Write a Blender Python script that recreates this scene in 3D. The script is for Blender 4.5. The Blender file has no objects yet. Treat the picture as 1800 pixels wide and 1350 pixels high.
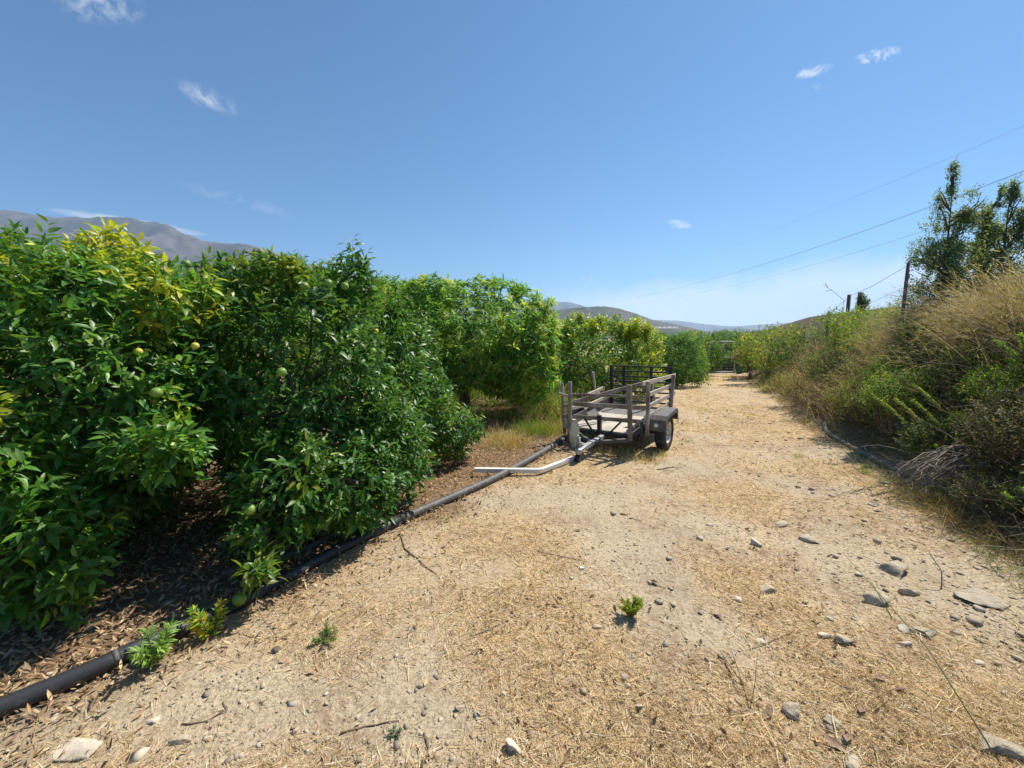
import bpy, math
import numpy as np
from mathutils import Matrix, Vector

S = bpy.context.scene
COL = S.collection
R = math.radians
rng = np.random.default_rng(7)

# ------------------------------------------------------------------ camera, sky, sun, exposure
PITCH = math.atan(85 / 700); FOC = 700.0; EYE = 1.6
cd = bpy.data.cameras.new("camera"); cam = bpy.data.objects.new("camera", cd); COL.objects.link(cam)
cam.location = (0, 0, EYE); cam.rotation_euler = (math.pi / 2 - PITCH, 0, 0)
cd.sensor_width = 36; cd.lens = 36 * FOC / 1800; cd.clip_start = 0.05; cd.clip_end = 60000
S.camera = cam

SUN_AZ = 38.0      # degrees from +X towards +Y
SUN_EL = 54.0
sd = Vector((math.cos(R(SUN_EL)) * math.cos(R(SUN_AZ)), math.cos(R(SUN_EL)) * math.sin(R(SUN_AZ)), math.sin(R(SUN_EL))))
sl = bpy.data.lights.new("sun", 'SUN'); so = bpy.data.objects.new("sun", sl); COL.objects.link(so)
sl.energy = 4.6; sl.angle = R(0.53); sl.color = (1.0, 0.93, 0.82)
so.rotation_euler = sd.to_track_quat('Z', 'Y').to_euler(); so.location = (20, 20, 40)
S.view_settings.view_transform = 'Standard'; S.view_settings.look = 'None'
S.view_settings.exposure = 0.72; S.view_settings.gamma = 1.0
S.view_settings.use_curve_mapping = False
S.cycles.volume_bounces = 1
S.cycles.max_bounces = 6; S.cycles.diffuse_bounces = 3; S.cycles.glossy_bounces = 2
S.cycles.transmission_bounces = 3; S.cycles.transparent_max_bounces = 6


def ray(u, v):
    return Vector((u - 900, FOC * math.cos(PITCH) + (675 - v) * math.sin(PITCH), -FOC * math.sin(PITCH) + (675 - v) * math.cos(PITCH)))


def at(u, v, y):
    r = ray(u, v); t = y / r.y
    return Vector((r.x * t, y, EYE + r.z * t))


W = bpy.data.worlds.new("World"); S.world = W; W.use_nodes = True
nt = W.node_tree; nt.nodes.clear()


def N(tree, typ, **kw):
    n = tree.nodes.new(typ)
    for k, v in kw.items():
        if k == 'i':
            for kk, vv in v.items(): n.inputs[kk].default_value = vv
        else: setattr(n, k, v)
    return n


def M(tree, op, a, b=None, clamp=False):
    n = tree.nodes.new('ShaderNodeMath'); n.operation = op; n.use_clamp = clamp
    for i, s in enumerate((a, b)):
        if s is None: continue
        if isinstance(s, (int, float)): n.inputs[i].default_value = s
        else: tree.links.new(s, n.inputs[i])
    return n.outputs[0]


def mixc(tree, f, a, b, blend='MIX'):
    n = tree.nodes.new('ShaderNodeMix'); n.data_type = 'RGBA'; n.blend_type = blend
    for i, s in ((0, f), (6, a), (7, b)):
        if isinstance(s, (int, float)): n.inputs[i].default_value = s
        elif isinstance(s, tuple): n.inputs[i].default_value = (*s[:3], 1)
        else: tree.links.new(s, n.inputs[i])
    return n.outputs[2]


sky = N(nt, 'ShaderNodeTexSky', sky_type='NISHITA', sun_disc=False)
sky.sun_elevation = R(SUN_EL); sky.sun_rotation = R(90 - SUN_AZ)
sky.altitude = 300; sky.air_density = 1.0; sky.dust_density = 0.3; sky.ozone_density = 2.5
tc = N(nt, 'ShaderNodeTexCoord')
dirv = tc.outputs['Generated']


def dot(vec):
    n = N(nt, 'ShaderNodeVectorMath', operation='DOT_PRODUCT'); nt.links.new(dirv, n.inputs[0]); n.inputs[1].default_value = vec
    return n.outputs['Value']


cn = N(nt, 'ShaderNodeTexNoise', i={'Scale': 34.0, 'Detail': 8.0, 'Roughness': 0.68, 'Distortion': 0.8}); nt.links.new(dirv, cn.inputs['Vector'])
cn2 = N(nt, 'ShaderNodeTexNoise', i={'Scale': 5.0, 'Detail': 5.0, 'Roughness': 0.6, 'Distortion': 0.5}); nt.links.new(dirv, cn2.inputs['Vector'])
cloud = None
for (u0, v0, u1, v1, wd, amt) in ((95, 370, 355, 412, 7, .6), (310, 150, 418, 193, 15, .42), (1505, 104, 1586, 90, 9, 1.1), (1392, 135, 1462, 117, 7, .9),
                                  (1422, 155, 1450, 151, 5, .5), (1172, 391, 1214, 397, 6, .8), (1016, 491, 1048, 487, 5, .9), (90, 4, 250, 14, 22, .35), (320, 325, 510, 378, 10, .18)):
    a = ray(u0, v0).normalized(); b = ray(u1, v1).normalized(); c = (a + b).normalized()
    ax = (b - a); L = ax.length / 2; ax.normalize(); bx = c.cross(ax).normalized()
    wd_ = wd / ray((u0 + u1) / 2, (v0 + v1) / 2).length
    e = M(nt, 'DIVIDE', M(nt, 'SUBTRACT', dot(ax), c.dot(ax)), L * 1.15)
    f = M(nt, 'DIVIDE', M(nt, 'SUBTRACT', dot(bx), c.dot(bx)), wd_ * 1.3)
    d2 = M(nt, 'ADD', M(nt, 'MULTIPLY', e, e), M(nt, 'MULTIPLY', f, f))
    m = M(nt, 'SUBTRACT', 1.0, d2, True)
    m = M(nt, 'MULTIPLY', m, M(nt, 'GREATER_THAN', dot(c), 0.2))
    nz = M(nt, 'MULTIPLY', M(nt, 'SUBTRACT', cn.outputs[0], 0.43 if u0 != 95 else 0.1), 5.0 * amt if u0 != 95 else 1.5, True)
    m = M(nt, 'MULTIPLY', m, nz)
    cloud = m if cloud is None else M(nt, 'MAXIMUM', cloud, m)
# low bank of thin cloud towards the right-hand horizon
p1 = ray(1010, 505).normalized(); p2 = ray(1620, 438).normalized(); nrm = p2.cross(p1).normalized()
if nrm.z > 0: nrm = -nrm   # points below the line
below = M(nt, 'ADD', dot(nrm), M(nt, 'MULTIPLY', M(nt, 'SUBTRACT', cn2.outputs[0], 0.5), 0.10))
bank = M(nt, 'MULTIPLY', below, 22.0, True)
side = M(nt, 'MULTIPLY', M(nt, 'SUBTRACT', dot(Vector((0.93, 0.36, 0))), 0.33), 4.0, True)
bank = M(nt, 'MULTIPLY', M(nt, 'MULTIPLY', bank, side), M(nt, 'ADD', M(nt, 'MULTIPLY', cn.outputs[0], 0.5), 0.5))
cloud = M(nt, 'MAXIMUM', cloud, M(nt, 'MULTIPLY', bank, 0.95), True)
skyt = mixc(nt, 1.0, sky.outputs[0], (.335, .59, .745), 'MULTIPLY')
skyc = mixc(nt, cloud, skyt, (6.6, 6.7, 6.8))
bg = N(nt, 'ShaderNodeBackground'); bg.inputs[1].default_value = 0.10
nt.links.new(skyc, bg.inputs[0]); wo = N(nt, 'ShaderNodeOutputWorld'); nt.links.new(bg.outputs[0], wo.inputs[0])


# ------------------------------------------------------------------ noise
def _h(ix, iy, iz, s):
    n = (ix * 374761393 + iy * 668265263 + iz * 2147483647 + s * 974634777) & 0xffffffff
    n = ((n ^ (n >> 13)) * 1274126177) & 0xffffffff
    n = ((n ^ (n >> 16)) * 2246822519) & 0xffffffff
    return ((n ^ (n >> 15)) & 0xffffff) / 0xffffff


def vn(x, y, z=0.0, s=0):
    x, y, z = np.broadcast_arrays(np.asarray(x, float), np.asarray(y, float), np.asarray(z, float))
    ix, iy, iz = (np.floor(a).astype(np.int64) for a in (x, y, z))
    fx, fy, fz = x - ix, y - iy, z - iz
    fx, fy, fz = (f * f * (3 - 2 * f) for f in (fx, fy, fz))
    r = 0
    for dx in (0, 1):
        for dy in (0, 1):
            for dz in (0, 1):
                w = (fx if dx else 1 - fx) * (fy if dy else 1 - fy) * (fz if dz else 1 - fz)
                r = r + w * _h(ix + dx, iy + dy, iz + dz, s)
    return r


def fbm(x, y, s=0, o=4):
    r = 0; a = .5; t = 0
    for i in range(o):
        r = r + a * vn(x * 2 ** i + 13.1 * i, y * 2 ** i + 7.7 * i, 0.0, s + i); t += a; a *= .5
    return r / t


def sst(a, b, x):
    t = np.clip((x - a) / (b - a), 0, 1); return t * t * (3 - 2 * t)


# ------------------------------------------------------------------ mesh helpers
def np_mesh(name, v, f, mat, cols=None, smooth=True, parent=None, sizes=None, loc=None):
    v = np.asarray(v, np.float32)
    if loc is not None: v = v - np.asarray(loc, np.float32)
    f = np.asarray(f)
    me = bpy.data.meshes.new(name)
    me.vertices.add(len(v)); me.vertices.foreach_set('co', v.ravel())
    if sizes is None:
        nf = len(f); k = f.shape[1]; st = np.arange(nf) * k; flat = f.ravel(); tot = np.full(nf, k)
    else:
        flat = f; tot = np.asarray(sizes); st = np.concatenate([[0], np.cumsum(tot)[:-1]]); nf = len(tot)
    me.loops.add(len(flat)); me.loops.foreach_set('vertex_index', flat.astype(np.int32))
    me.polygons.add(nf); me.polygons.foreach_set('loop_start', st.astype(np.int32)); me.polygons.foreach_set('loop_total', tot.astype(np.int32))
    if smooth: me.polygons.foreach_set('use_smooth', np.ones(nf, bool))
    me.update(calc_edges=True)
    if cols is not None:
        ca = me.color_attributes.new('tint', 'FLOAT_COLOR', 'POINT')
        c = np.ones((len(v), 4), np.float32); c[:, :3] = cols
        ca.data.foreach_set('color', c.ravel())
    if mat: me.materials.append(mat)
    o = bpy.data.objects.new(name, me); COL.objects.link(o)
    if parent is not None: o.parent = parent
    elif loc is not None: o.location = loc
    return o


def root(name, label, cat, loc, group=None):
    o = bpy.data.objects.new(name, None); COL.objects.link(o); o.location = loc; o.empty_display_size = .2
    o['label'] = label; o['category'] = cat
    if group: o['group'] = group
    return o


def tag(o, label, cat, group=None, kind=None):
    o['label'] = label
    if cat: o['category'] = cat
    if group: o['group'] = group
    if kind: o['kind'] = kind
    return o


class MB:
    def __init__(s): s.v = []; s.f = []

    def box(s, c, size, m=None, bev=0.0):
        c = Vector(c); h = Vector(size) / 2; m = m or Matrix.Identity(3); b = len(s.v)
        if bev <= 0:
            for x in (-1, 1):
                for y in (-1, 1):
                    for z in (-1, 1): s.v.append(tuple(c + m @ Vector((x * h.x, y * h.y, z * h.z))))
            for q in ((0, 1, 3, 2), (4, 6, 7, 5), (0, 4, 5, 1), (2, 3, 7, 6), (0, 2, 6, 4), (1, 5, 7, 3)): s.f.append([b + i for i in q])
            return s
        # bevelled along the long edges via 8-gon section on the two smaller axes
        ax = max(range(3), key=lambda i: h[i]); o1, o2 = [i for i in range(3) if i != ax]
        bv = min(bev, h[o1] * .8, h[o2] * .8)
        ring = [(h[o1], h[o2] - bv), (h[o1] - bv, h[o2]), (-h[o1] + bv, h[o2]), (-h[o1], h[o2] - bv), (-h[o1], -h[o2] + bv), (-h[o1] + bv, -h[o2]), (h[o1] - bv, -h[o2]), (h[o1], -h[o2] + bv)]
        for e in (-1, 1):
            for (p, q) in ring:
                w = [0, 0, 0]; w[ax] = e * h[ax]; w[o1] = p; w[o2] = q
                s.v.append(tuple(c + m @ Vector(w)))
        for i in range(8):
            j = (i + 1) % 8; s.f.append([b + i, b + j, b + 8 + j, b + 8 + i])
        s.f.append([b + i for i in range(8)][::-1]); s.f.append([b + 8 + i for i in range(8)])
        return s

    def beam(s, p, q, w, h, up=(0, 0, 1), bev=0.0):
        p = Vector(p); q = Vector(q); d = q - p; L = d.length; d.normalize(); up = Vector(up)
        x = d.cross(up)
        if x.length < 1e-3: x = d.cross(Vector((0, 1, 0)))
        x.normalize(); z = x.cross(d)
        m = Matrix((x, d, z)).transposed()
        return s.box((p + q) / 2, (w, L, h), m, bev)

    def tube(s, pts, r, n=8, cap=True):
        pts = [Vector(p) for p in pts]; rs = r if isinstance(r, (list, tuple)) else [r] * len(pts)
        b = len(s.v); up = Vector((0, 0, 1))
        for i, p in enumerate(pts):
            d = (pts[min(i + 1, len(pts) - 1)] - pts[max(i - 1, 0)]).normalized()
            x = d.cross(up)
            if x.length < .05: x = d.cross(Vector((1, 0, 0)))
            x.normalize(); z = x.cross(d)
            for k in range(n):
                a = 2 * math.pi * k / n; s.v.append(tuple(p + (x * math.cos(a) + z * math.sin(a)) * rs[i]))
        for i in range(len(pts) - 1):
            for k in range(n):
                k2 = (k + 1) % n; s.f.append([b + i * n + k, b + i * n + k2, b + (i + 1) * n + k2, b + (i + 1) * n + k])
        if cap:
            s.f.append([b + k for k in range(n)][::-1]); s.f.append([b + (len(pts) - 1) * n + k for k in range(n)])
        return s

    def lathe(s, prof, c, axis, n=28):
        c = Vector(c); ax = Vector(axis).normalized(); x = ax.orthogonal().normalized(); y = ax.cross(x); b = len(s.v)
        for (r_, h_) in prof:
            for k in range(n):
                a = 2 * math.pi * k / n; s.v.append(tuple(c + ax * h_ + (x * math.cos(a) + y * math.sin(a)) * r_))
        for i in range(len(prof) - 1):
            for k in range(n):
                k2 = (k + 1) % n; s.f.append([b + i * n + k, b + i * n + k2, b + (i + 1) * n + k2, b + (i + 1) * n + k])
        return s

    def build(s, name, mat, parent=None, smooth=False, loc=None):
        me = bpy.data.meshes.new(name); me.from_pydata(s.v, [], s.f); me.materials.append(mat)
        if smooth:
            me.polygons.foreach_set('use_smooth', [True] * len(me.polygons))
        me.update(); o = bpy.data.objects.new(name, me); COL.objects.link(o)
        if parent: o.parent = parent
        if loc: o.location = loc
        return o


# ------------------------------------------------------------------ materials
def mat(name, col, rough=.6, metal=0.0, spec=.5, noise=None, bump=None, coords='Object'):
    m = bpy.data.materials.new(name); m.use_nodes = True; t = m.node_tree; p = t.nodes['Principled BSDF']
    p.inputs['Base Color'].default_value = (*col, 1); p.inputs['Roughness'].default_value = rough
    p.inputs['Metallic'].default_value = metal; p.inputs['Specular IOR Level'].default_value = spec
    c = N(t, 'ShaderNodeTexCoord')
    if noise:   # list of (scale, detail, colour, lo, hi, stretch)
        cur = col
        for (sc, dt, c2, lo, hi, st) in noise:
            mp = N(t, 'ShaderNodeMapping'); mp.inputs['Scale'].default_value = st; t.links.new(c.outputs[coords], mp.inputs[0])
            n = N(t, 'ShaderNodeTexNoise', i={'Scale': sc, 'Detail': dt, 'Roughness': .6}); t.links.new(mp.outputs[0], n.inputs[0])
            r = N(t, 'ShaderNodeMapRange'); r.inputs[1].default_value = lo; r.inputs[2].default_value = hi; t.links.new(n.outputs[0], r.inputs[0])
            cur = mixc(t, r.outputs[0], cur, c2)
        t.links.new(cur, p.inputs['Base Color'])
    if bump:
        sc, strength, dist, st = bump
        mp = N(t, 'ShaderNodeMapping'); mp.inputs['Scale'].default_value = st; t.links.new(c.outputs[coords], mp.inputs[0])
        n = N(t, 'ShaderNodeTexNoise', i={'Scale': sc, 'Detail': 6.0, 'Roughness': .65}); t.links.new(mp.outputs[0], n.inputs[0])
        b = N(t, 'ShaderNodeBump', i={'Strength': strength, 'Distance': dist}); t.links.new(n.outputs[0], b.inputs['Height']); t.links.new(b.outputs[0], p.inputs['Normal'])
    return m


def leafmat(name, rough=.42, trans=.3, under=.35, spec=.5):
    m = bpy.data.materials.new(name); m.use_nodes = True; t = m.node_tree; p = t.nodes['Principled BSDF']
    a = N(t, 'ShaderNodeAttribute', attribute_name='tint')
    g = N(t, 'ShaderNodeNewGeometry')
    pale = mixc(t, 0.5, a.outputs[0], (.16, .22, .09))
    cur = mixc(t, M(t, 'MULTIPLY', g.outputs['Backfacing'], under), a.outputs[0], pale)
    t.links.new(cur, p.inputs['Base Color']); p.inputs['Roughness'].default_value = rough; p.inputs['Specular IOR Level'].default_value = spec
    tr = N(t, 'ShaderNodeBsdfTranslucent')
    tcx = N(t, 'ShaderNodeVectorMath', operation='MULTIPLY'); t.links.new(cur, tcx.inputs[0]); tcx.inputs[1].default_value = (1.9, 1.8, .8)
    t.links.new(tcx.outputs[0], tr.inputs[0])
    mx = N(t, 'ShaderNodeMixShader'); mx.inputs[0].default_value = trans
    t.links.new(p.outputs[0], mx.inputs[1]); t.links.new(tr.outputs[0], mx.inputs[2]); t.links.new(mx.outputs[0], t.nodes['Material Output'].inputs[0])
    return m


M_LEAF = leafmat('glossy_leaf', .43, .34, .35, .5); M_SOFT = leafmat('matt_leaf', .6, .42, .2, .25)
M_DRY = leafmat('dry_grass', .75, .25, 0, .15); M_LITTER = leafmat('dry_litter', .8, .12, 0, .12)
M_BARK = mat('bark', (.10, .075, .055), .9, noise=[(14, 5, (.2, .17, .13), .4, .7, (1, 1, .3))], bump=(30, .6, .01, (1, 1, .3)))
M_TWIG = mat('twig', (.16, .11, .075), .85, noise=[(20, 3, (.26, .2, .14), .4, .7, (1, 1, 1))])
M_GREYTWIG = mat('pale_twig', (.30, .25, .19), .85, noise=[(20, 3, (.2, .16, .12), .4, .7, (1, 1, 1))])
M_WOOD = mat('weathered_wood', (.25, .20, .155), .9, noise=[(9, 6, (.13, .10, .08), .36, .6, (9, 1.2, 9)), (3, 2, (.38, .34, .29), .42, .68, (1, 1, 1)), (2.2, 4, (.17, .115, .08), .55, .7, (1, 1, 1))], bump=(12, .7, .004, (14, 1.2, 14)))
M_WOODP = mat('pale_weathered_wood', (.50, .44, .37), .9, noise=[(9, 6, (.28, .23, .18), .42, .68, (9, 1.2, 9))], bump=(12, .7, .004, (14, 1.2, 14)))
M_DECK = mat('deck_board', (.50, .45, .38), .85, noise=[(5, 6, (.30, .25, .2), .45, .7, (1, 1, 1)), (1.7, 3, (.47, .42, .34), .5, .75, (1, 1, 1))], bump=(40, .2, .002, (1, 1, 1)))
M_BLACK = mat('black_painted_steel', (.018, .019, .022), .5, noise=[(7, 5, (.06, .045, .035), .55, .75, (1, 1, 1))])
M_DARKST = mat('grey_painted_steel', (.075, .077, .08), .6, noise=[(8, 6, (.17, .155, .135), .42, .72, (1, 1, 1)), (22, 6, (.17, .085, .045), .58, .66, (1, 1, 1)), (4, 3, (.11, .075, .05), .6, .8, (1, 1, 1))])
M_GALV = mat('galvanised_steel', (.42, .43, .43), .5, .35, noise=[(12, 5, (.30, .28, .25), .45, .7, (1, 1, 1))])
M_RAILW = mat('white_painted_rail', (.70, .68, .64), .5, noise=[(8, 6, (.42, .36, .28), .55, .75, (1, 1, 1))])
M_RUBBER = mat('tyre_rubber', (.025, .024, .023), .85, noise=[(5, 5, (.10, .085, .065), .48, .75, (1, 1, 1))])
M_RIM = mat('white_wheel_paint', (.55, .55, .53), .5, noise=[(9, 5, (.30, .24, .18), .5, .72, (1, 1, 1))])
M_SACK = mat('cream_sack', (.85, .76, .58), .9, noise=[(12, 5, (.40, .32, .22), .45, .7, (1, 1, 1))], bump=(25, .4, .01, (1, 1, 1)))
M_REFL = mat('reflector', (.75, .75, .74), .2)
M_PIPE = mat('black_polyethylene', (.032, .033, .037), .48, noise=[(16, 6, (.13, .12, .105), .6, .85, (1, 1, 1))], bump=(40, .1, .002, (1, 1, 1)))
M_PIPED = mat('dusty_polyethylene', (.085, .08, .075), .6, noise=[(9, 6, (.05, .05, .05), .5, .72, (1, 1, 1)), (30, 4, (.26, .23, .18), .55, .75, (1, 1, 1))], bump=(60, .25, .003, (1, 1, 1)))
M_PIPEG = mat('grey_dusty_pipe', (.15, .145, .13), .7, noise=[(14, 6, (.10, .10, .09), .45, .7, (1, 1, 1)), (30, 4, (.32, .29, .23), .55, .75, (1, 1, 1))])
M_FRUITG = mat('green_orange_peel', (.13, .25, .03), .5, noise=[(14, 5, (.21, .31, .04), .4, .7, (1, 1, 1))], bump=(160, .25, .002, (1, 1, 1)))
M_FRUITY = mat('yellow_orange_peel', (.60, .50, .06), .4, noise=[(6, 3, (.36, .42, .05), .45, .7, (1, 1, 1))], bump=(160, .25, .002, (1, 1, 1)))
M_STONE = mat('grey_stone', (.50, .41, .29), .9, noise=[(9, 7, (.31, .26, .19), .42, .66, (1, 1, 1)), (30, 3, (.5, .47, .4), .6, .8, (1, 1, 1))], bump=(26, .9, .02, (1, 1, 1)))
M_STONEP = mat('pale_stone', (.60, .52, .41), .9, noise=[(9, 7, (.35, .30, .23), .42, .66, (1, 1, 1))], bump=(30, .6, .01, (1, 1, 1)))
M_SLATE = mat('slate_stone', (.46, .39, .285), .95, noise=[(6, 7, (.28, .24, .175), .42, .66, (1, 1, 5)), (9, 3, (.42, .36, .26), .55, .8, (1, 1, 1))], bump=(14, 1.0, .03, (1, 1, 6)))
M_BROWNLEAF = mat('brown_dead_leaf', (.22, .135, .09), .8, noise=[(14, 4, (.42, .29, .20), .45, .7, (1, 1, 1))])
M_FOIL = mat('crumpled_foil', (.75, .76, .78), .3, .6)
M_BLUE = mat('blue_plastic', (.16, .25, .45), .5)
M_POST = mat('fence_post_wood', (.13, .10, .085), .9, noise=[(10, 4, (.22, .18, .15), .45, .7, (1, 1, .2))])
M_WIRE = mat('fence_wire', (.16, .16, .17), .6, .5)
M_CABLE = mat('overhead_cable', (.28, .30, .33), .7)
M_GREENNET = mat('green_shade_net', (.02, .12, .08), .8)


# ------------------------------------------------------------------ ground shape
TOE_Y = np.array([-60, -3, 0, 1.5, 2.54, 2.96, 4.54, 6.61, 11.17, 16.04, 24, 60, 200, 3000.])
TOE_X = np.array([-22, 2.0, 2.7, 3.15, 3.5, 3.76, 4.43, 5.31, 7.74, 9.9, 14.2, 36, 130, 2200.])
BAR = {}


def bank_s(x, y): return (x - np.interp(y, TOE_Y, TOE_X)) * .86


def H(x, y):
    x = np.asarray(x, float); y = np.asarray(y, float)
    z = -.042 * np.maximum(0, y - 6.5) * (1 - sst(30, 200, y)) - sst(30, 260, y) * 9
    z = z - sst(40, 500, np.hypot(x, y)) * 6
    s = bank_s(x, y) + (vn(x * .9, y * .9, 0, 3) - .5) * .35
    b = 1.5 * sst(-.1, 1.5, s) + .08 * np.clip(s - 1.5, 0, 30)
    b = b * (1 - .45 * sst(12, 26, y)) * (1 - sst(60, 200, y))
    z = z + b
    near = 1 - sst(20, 60, np.hypot(x, y))
    z = z + ((fbm(x * .8, y * .8, 11, 4) - .5) * .07 + (fbm(x * 5, y * 5, 17, 3) - .5) * .03) * near
    z = z - np.exp(-((x - (1.55 + .62 * (y - 2))) / .28) ** 2) * .02 * near
    return z


# straw cover 0..1 and litter cover
BARE = [(-1.15, 1.60, .75, .30), (-1.0, 1.55, .6, .25), (-.35, 1.5, .45, .25), (.98, 2.35, .22, .55), (1.25, 1.75, .22, .3), (.15, 3.75, .5, .35), (-.6, 1.95, .4, .2), (2.6, 2.6, .5, .5), (-.15, 2.55, .25, .16), (1.9, 5.0, .4, .5), (7.8, 13.5, .8, .8), (2.6, 1.7, .6, .3)]


def straw(x, y):
    v = .60 + 2.2 * (fbm(x * 1.3, y * 1.3, 41, 5) - .47) - .10 * np.exp(-((x - (1.55 + .62 * (y - 2))) / .3) ** 2)
    for (a, b, c, d) in BARE: v = v - .6 * np.exp(-(((x - a) / c) ** 2 + ((y - b) / d) ** 2))
    return np.clip(v + .12 * sst(3.5, 9, y), 0, 1)


PIPE_X = np.array([-3.5, -2.16, -1.87, -1.63, -1.37, -.97, -.19, .47, .8]); PIPE_Y = np.array([.2, 1.50, 1.81, 2.20, 2.65, 3.23, 4.26, 5.35, 6.0])


def litter(x, y):     # fallen leaves under the orchard row
    px = np.interp(y, np.append(PIPE_Y, [9, 12, 20, 40]), np.append(PIPE_X, [.6, 2.2, 8, 20]))
    return sst(.42, -.15, (x - px) + .5 * (vn(x * 2.3, y * 2.3, 0, 5) - .5))


def nonuni(n, a, b, c0):
    t = np.linspace(-1, 1, n); return c0 + a * np.sinh(b * t)


gx = nonuni(520, 2.6, 9.0, 1.0); gy = nonuni(520, 2.6, 9.0, 3.2)
X, Y = np.meshgrid(gx, gy); Z = H(X, Y)
vv = np.stack([X.ravel(), Y.ravel(), Z.ravel()], 1)
n = 520; idx = (np.arange(n - 1)[:, None] * n + np.arange(n - 1)[None, :]).ravel()
ff = np.stack([idx, idx + 1, idx + n + 1, idx + n], 1)
keep = (Y.ravel()[idx] > -60) & (np.abs(X.ravel()[idx]) < 16000)
gc = np.zeros((n * n, 3)); gc[:, 0] = straw(X, Y).ravel(); gc[:, 1] = litter(X, Y).ravel(); gc[:, 2] = sst(-.15, .5, bank_s(X, Y)).ravel()

mg = bpy.data.materials.new('dry_earth'); mg.use_nodes = True; t = mg.node_tree; p = t.nodes['Principled BSDF']
c = N(t, 'ShaderNodeTexCoord'); oc = c.outputs['Object']


def nz(scale, det=6, ro=.6, dist=0.0, tree=None, vec=None):
    tr = tree or t
    k = N(tr, 'ShaderNodeTexNoise', i={'Scale': scale, 'Detail': det, 'Roughness': ro, 'Distortion': dist}); tr.links.new(vec or oc, k.inputs[0]); return k.outputs[0]


def rmp(val, lo, hi, tree=None):
    tr = tree or t
    k = N(tr, 'ShaderNodeMapRange'); k.inputs[1].default_value = lo; k.inputs[2].default_value = hi; tr.links.new(val, k.inputs[0]); return k.outputs[0]


a = N(t, 'ShaderNodeAttribute', attribute_name='tint'); sp = N(t, 'ShaderNodeSeparateColor'); t.links.new(a.outputs[0], sp.inputs[0])
soil = mixc(t, rmp(nz(1.3, 5), .35, .65), (.56, .45, .305), (.47, .38, .265))
soil = mixc(t, rmp(nz(55, 3), .45, .62), soil, (.33, .26, .175))
soil = mixc(t, rmp(nz(130, 3), .60, .68), soil, (.50, .43, .32))
grain = nz(38, 5, .7, 1.5)
strawc = mixc(t, rmp(grain, .35, .65), (.42, .29, .165), (.64, .48, .27))
strawc = mixc(t, rmp(nz(2.2, 4), .4, .7), strawc, (.46, .32, .195))
sf = M(t, 'ADD', sp.outputs[0], M(t, 'MULTIPLY', M(t, 'SUBTRACT', nz(11, 8, .8), .5), 2.4))
cur = mixc(t, M(t, 'MULTIPLY', rmp(sf, .15, .85), .85), soil, strawc)
rd = M(t, 'MULTIPLY', rmp(nz(1.7, 5, .65), .5, .64), rmp(nz(16, 4, .7), .4, .6)); cur = mixc(t, M(t, 'MULTIPLY', rd, .85), cur, (.27, .175, .11))
lit = mixc(t, rmp(nz(28, 4, .6, 1.0), .4, .65), (.12, .075, .045), (.28, .17, .09))
cur = mixc(t, M(t, 'MULTIPLY', sp.outputs[1], .9), cur, lit)
bk = mixc(t, rmp(nz(12, 5), .4, .65), (.085, .062, .042), (.19, .14, .09))
cur = mixc(t, sp.outputs[2], cur, bk)
t.links.new(cur, p.inputs['Base Color']); p.inputs['Roughness'].default_value = .95; p.inputs['Specular IOR Level'].default_value = .15
hgt = M(t, 'ADD', M(t, 'MULTIPLY', nz(22, 7, .7), 1.0), M(t, 'MULTIPLY', nz(110, 3, .6), .35))
b = N(t, 'ShaderNodeBump', i={'Strength': .9, 'Distance': .022}); t.links.new(hgt, b.inputs['Height']); t.links.new(b.outputs[0], p.inputs['Normal'])
g = np_mesh('ground', vv, ff[keep], mg, gc); g['kind'] = 'structure'; g['label'] = 'dry straw covered earth track through the orchard'


# ------------------------------------------------------------------ distant hills and their air
def hillmat(name, c1, c2, c3, sc):
    m = bpy.data.materials.new(name); m.use_nodes = True; tt = m.node_tree; p = tt.nodes['Principled BSDF']
    co = N(tt, 'ShaderNodeTexCoord').outputs['Object']
    x = mixc(tt, rmp(nz(sc, 8, .65, .3, tt, co), .42, .6, tt), c1, c2)
    x = mixc(tt, rmp(nz(sc * 6, 6, .7, 0, tt, co), .55, .62, tt), x, c3)
    tt.links.new(x, p.inputs['Base Color']); p.inputs['Roughness'].default_value = 1; p.inputs['Specular IOR Level'].default_value = 0
    return m


MH1 = hillmat('dry_mountain', (.145, .125, .125), (.075, .075, .07), (.06, .075, .04), .0022)
MH2 = hillmat('scrub_hill', (.13, .12, .10), (.08, .085, .065), (.045, .06, .03), .004)
MH3 = hillmat('near_brown_hill', (.15, .12, .10), (.09, .08, .06), (.05, .065, .03), .03)


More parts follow.
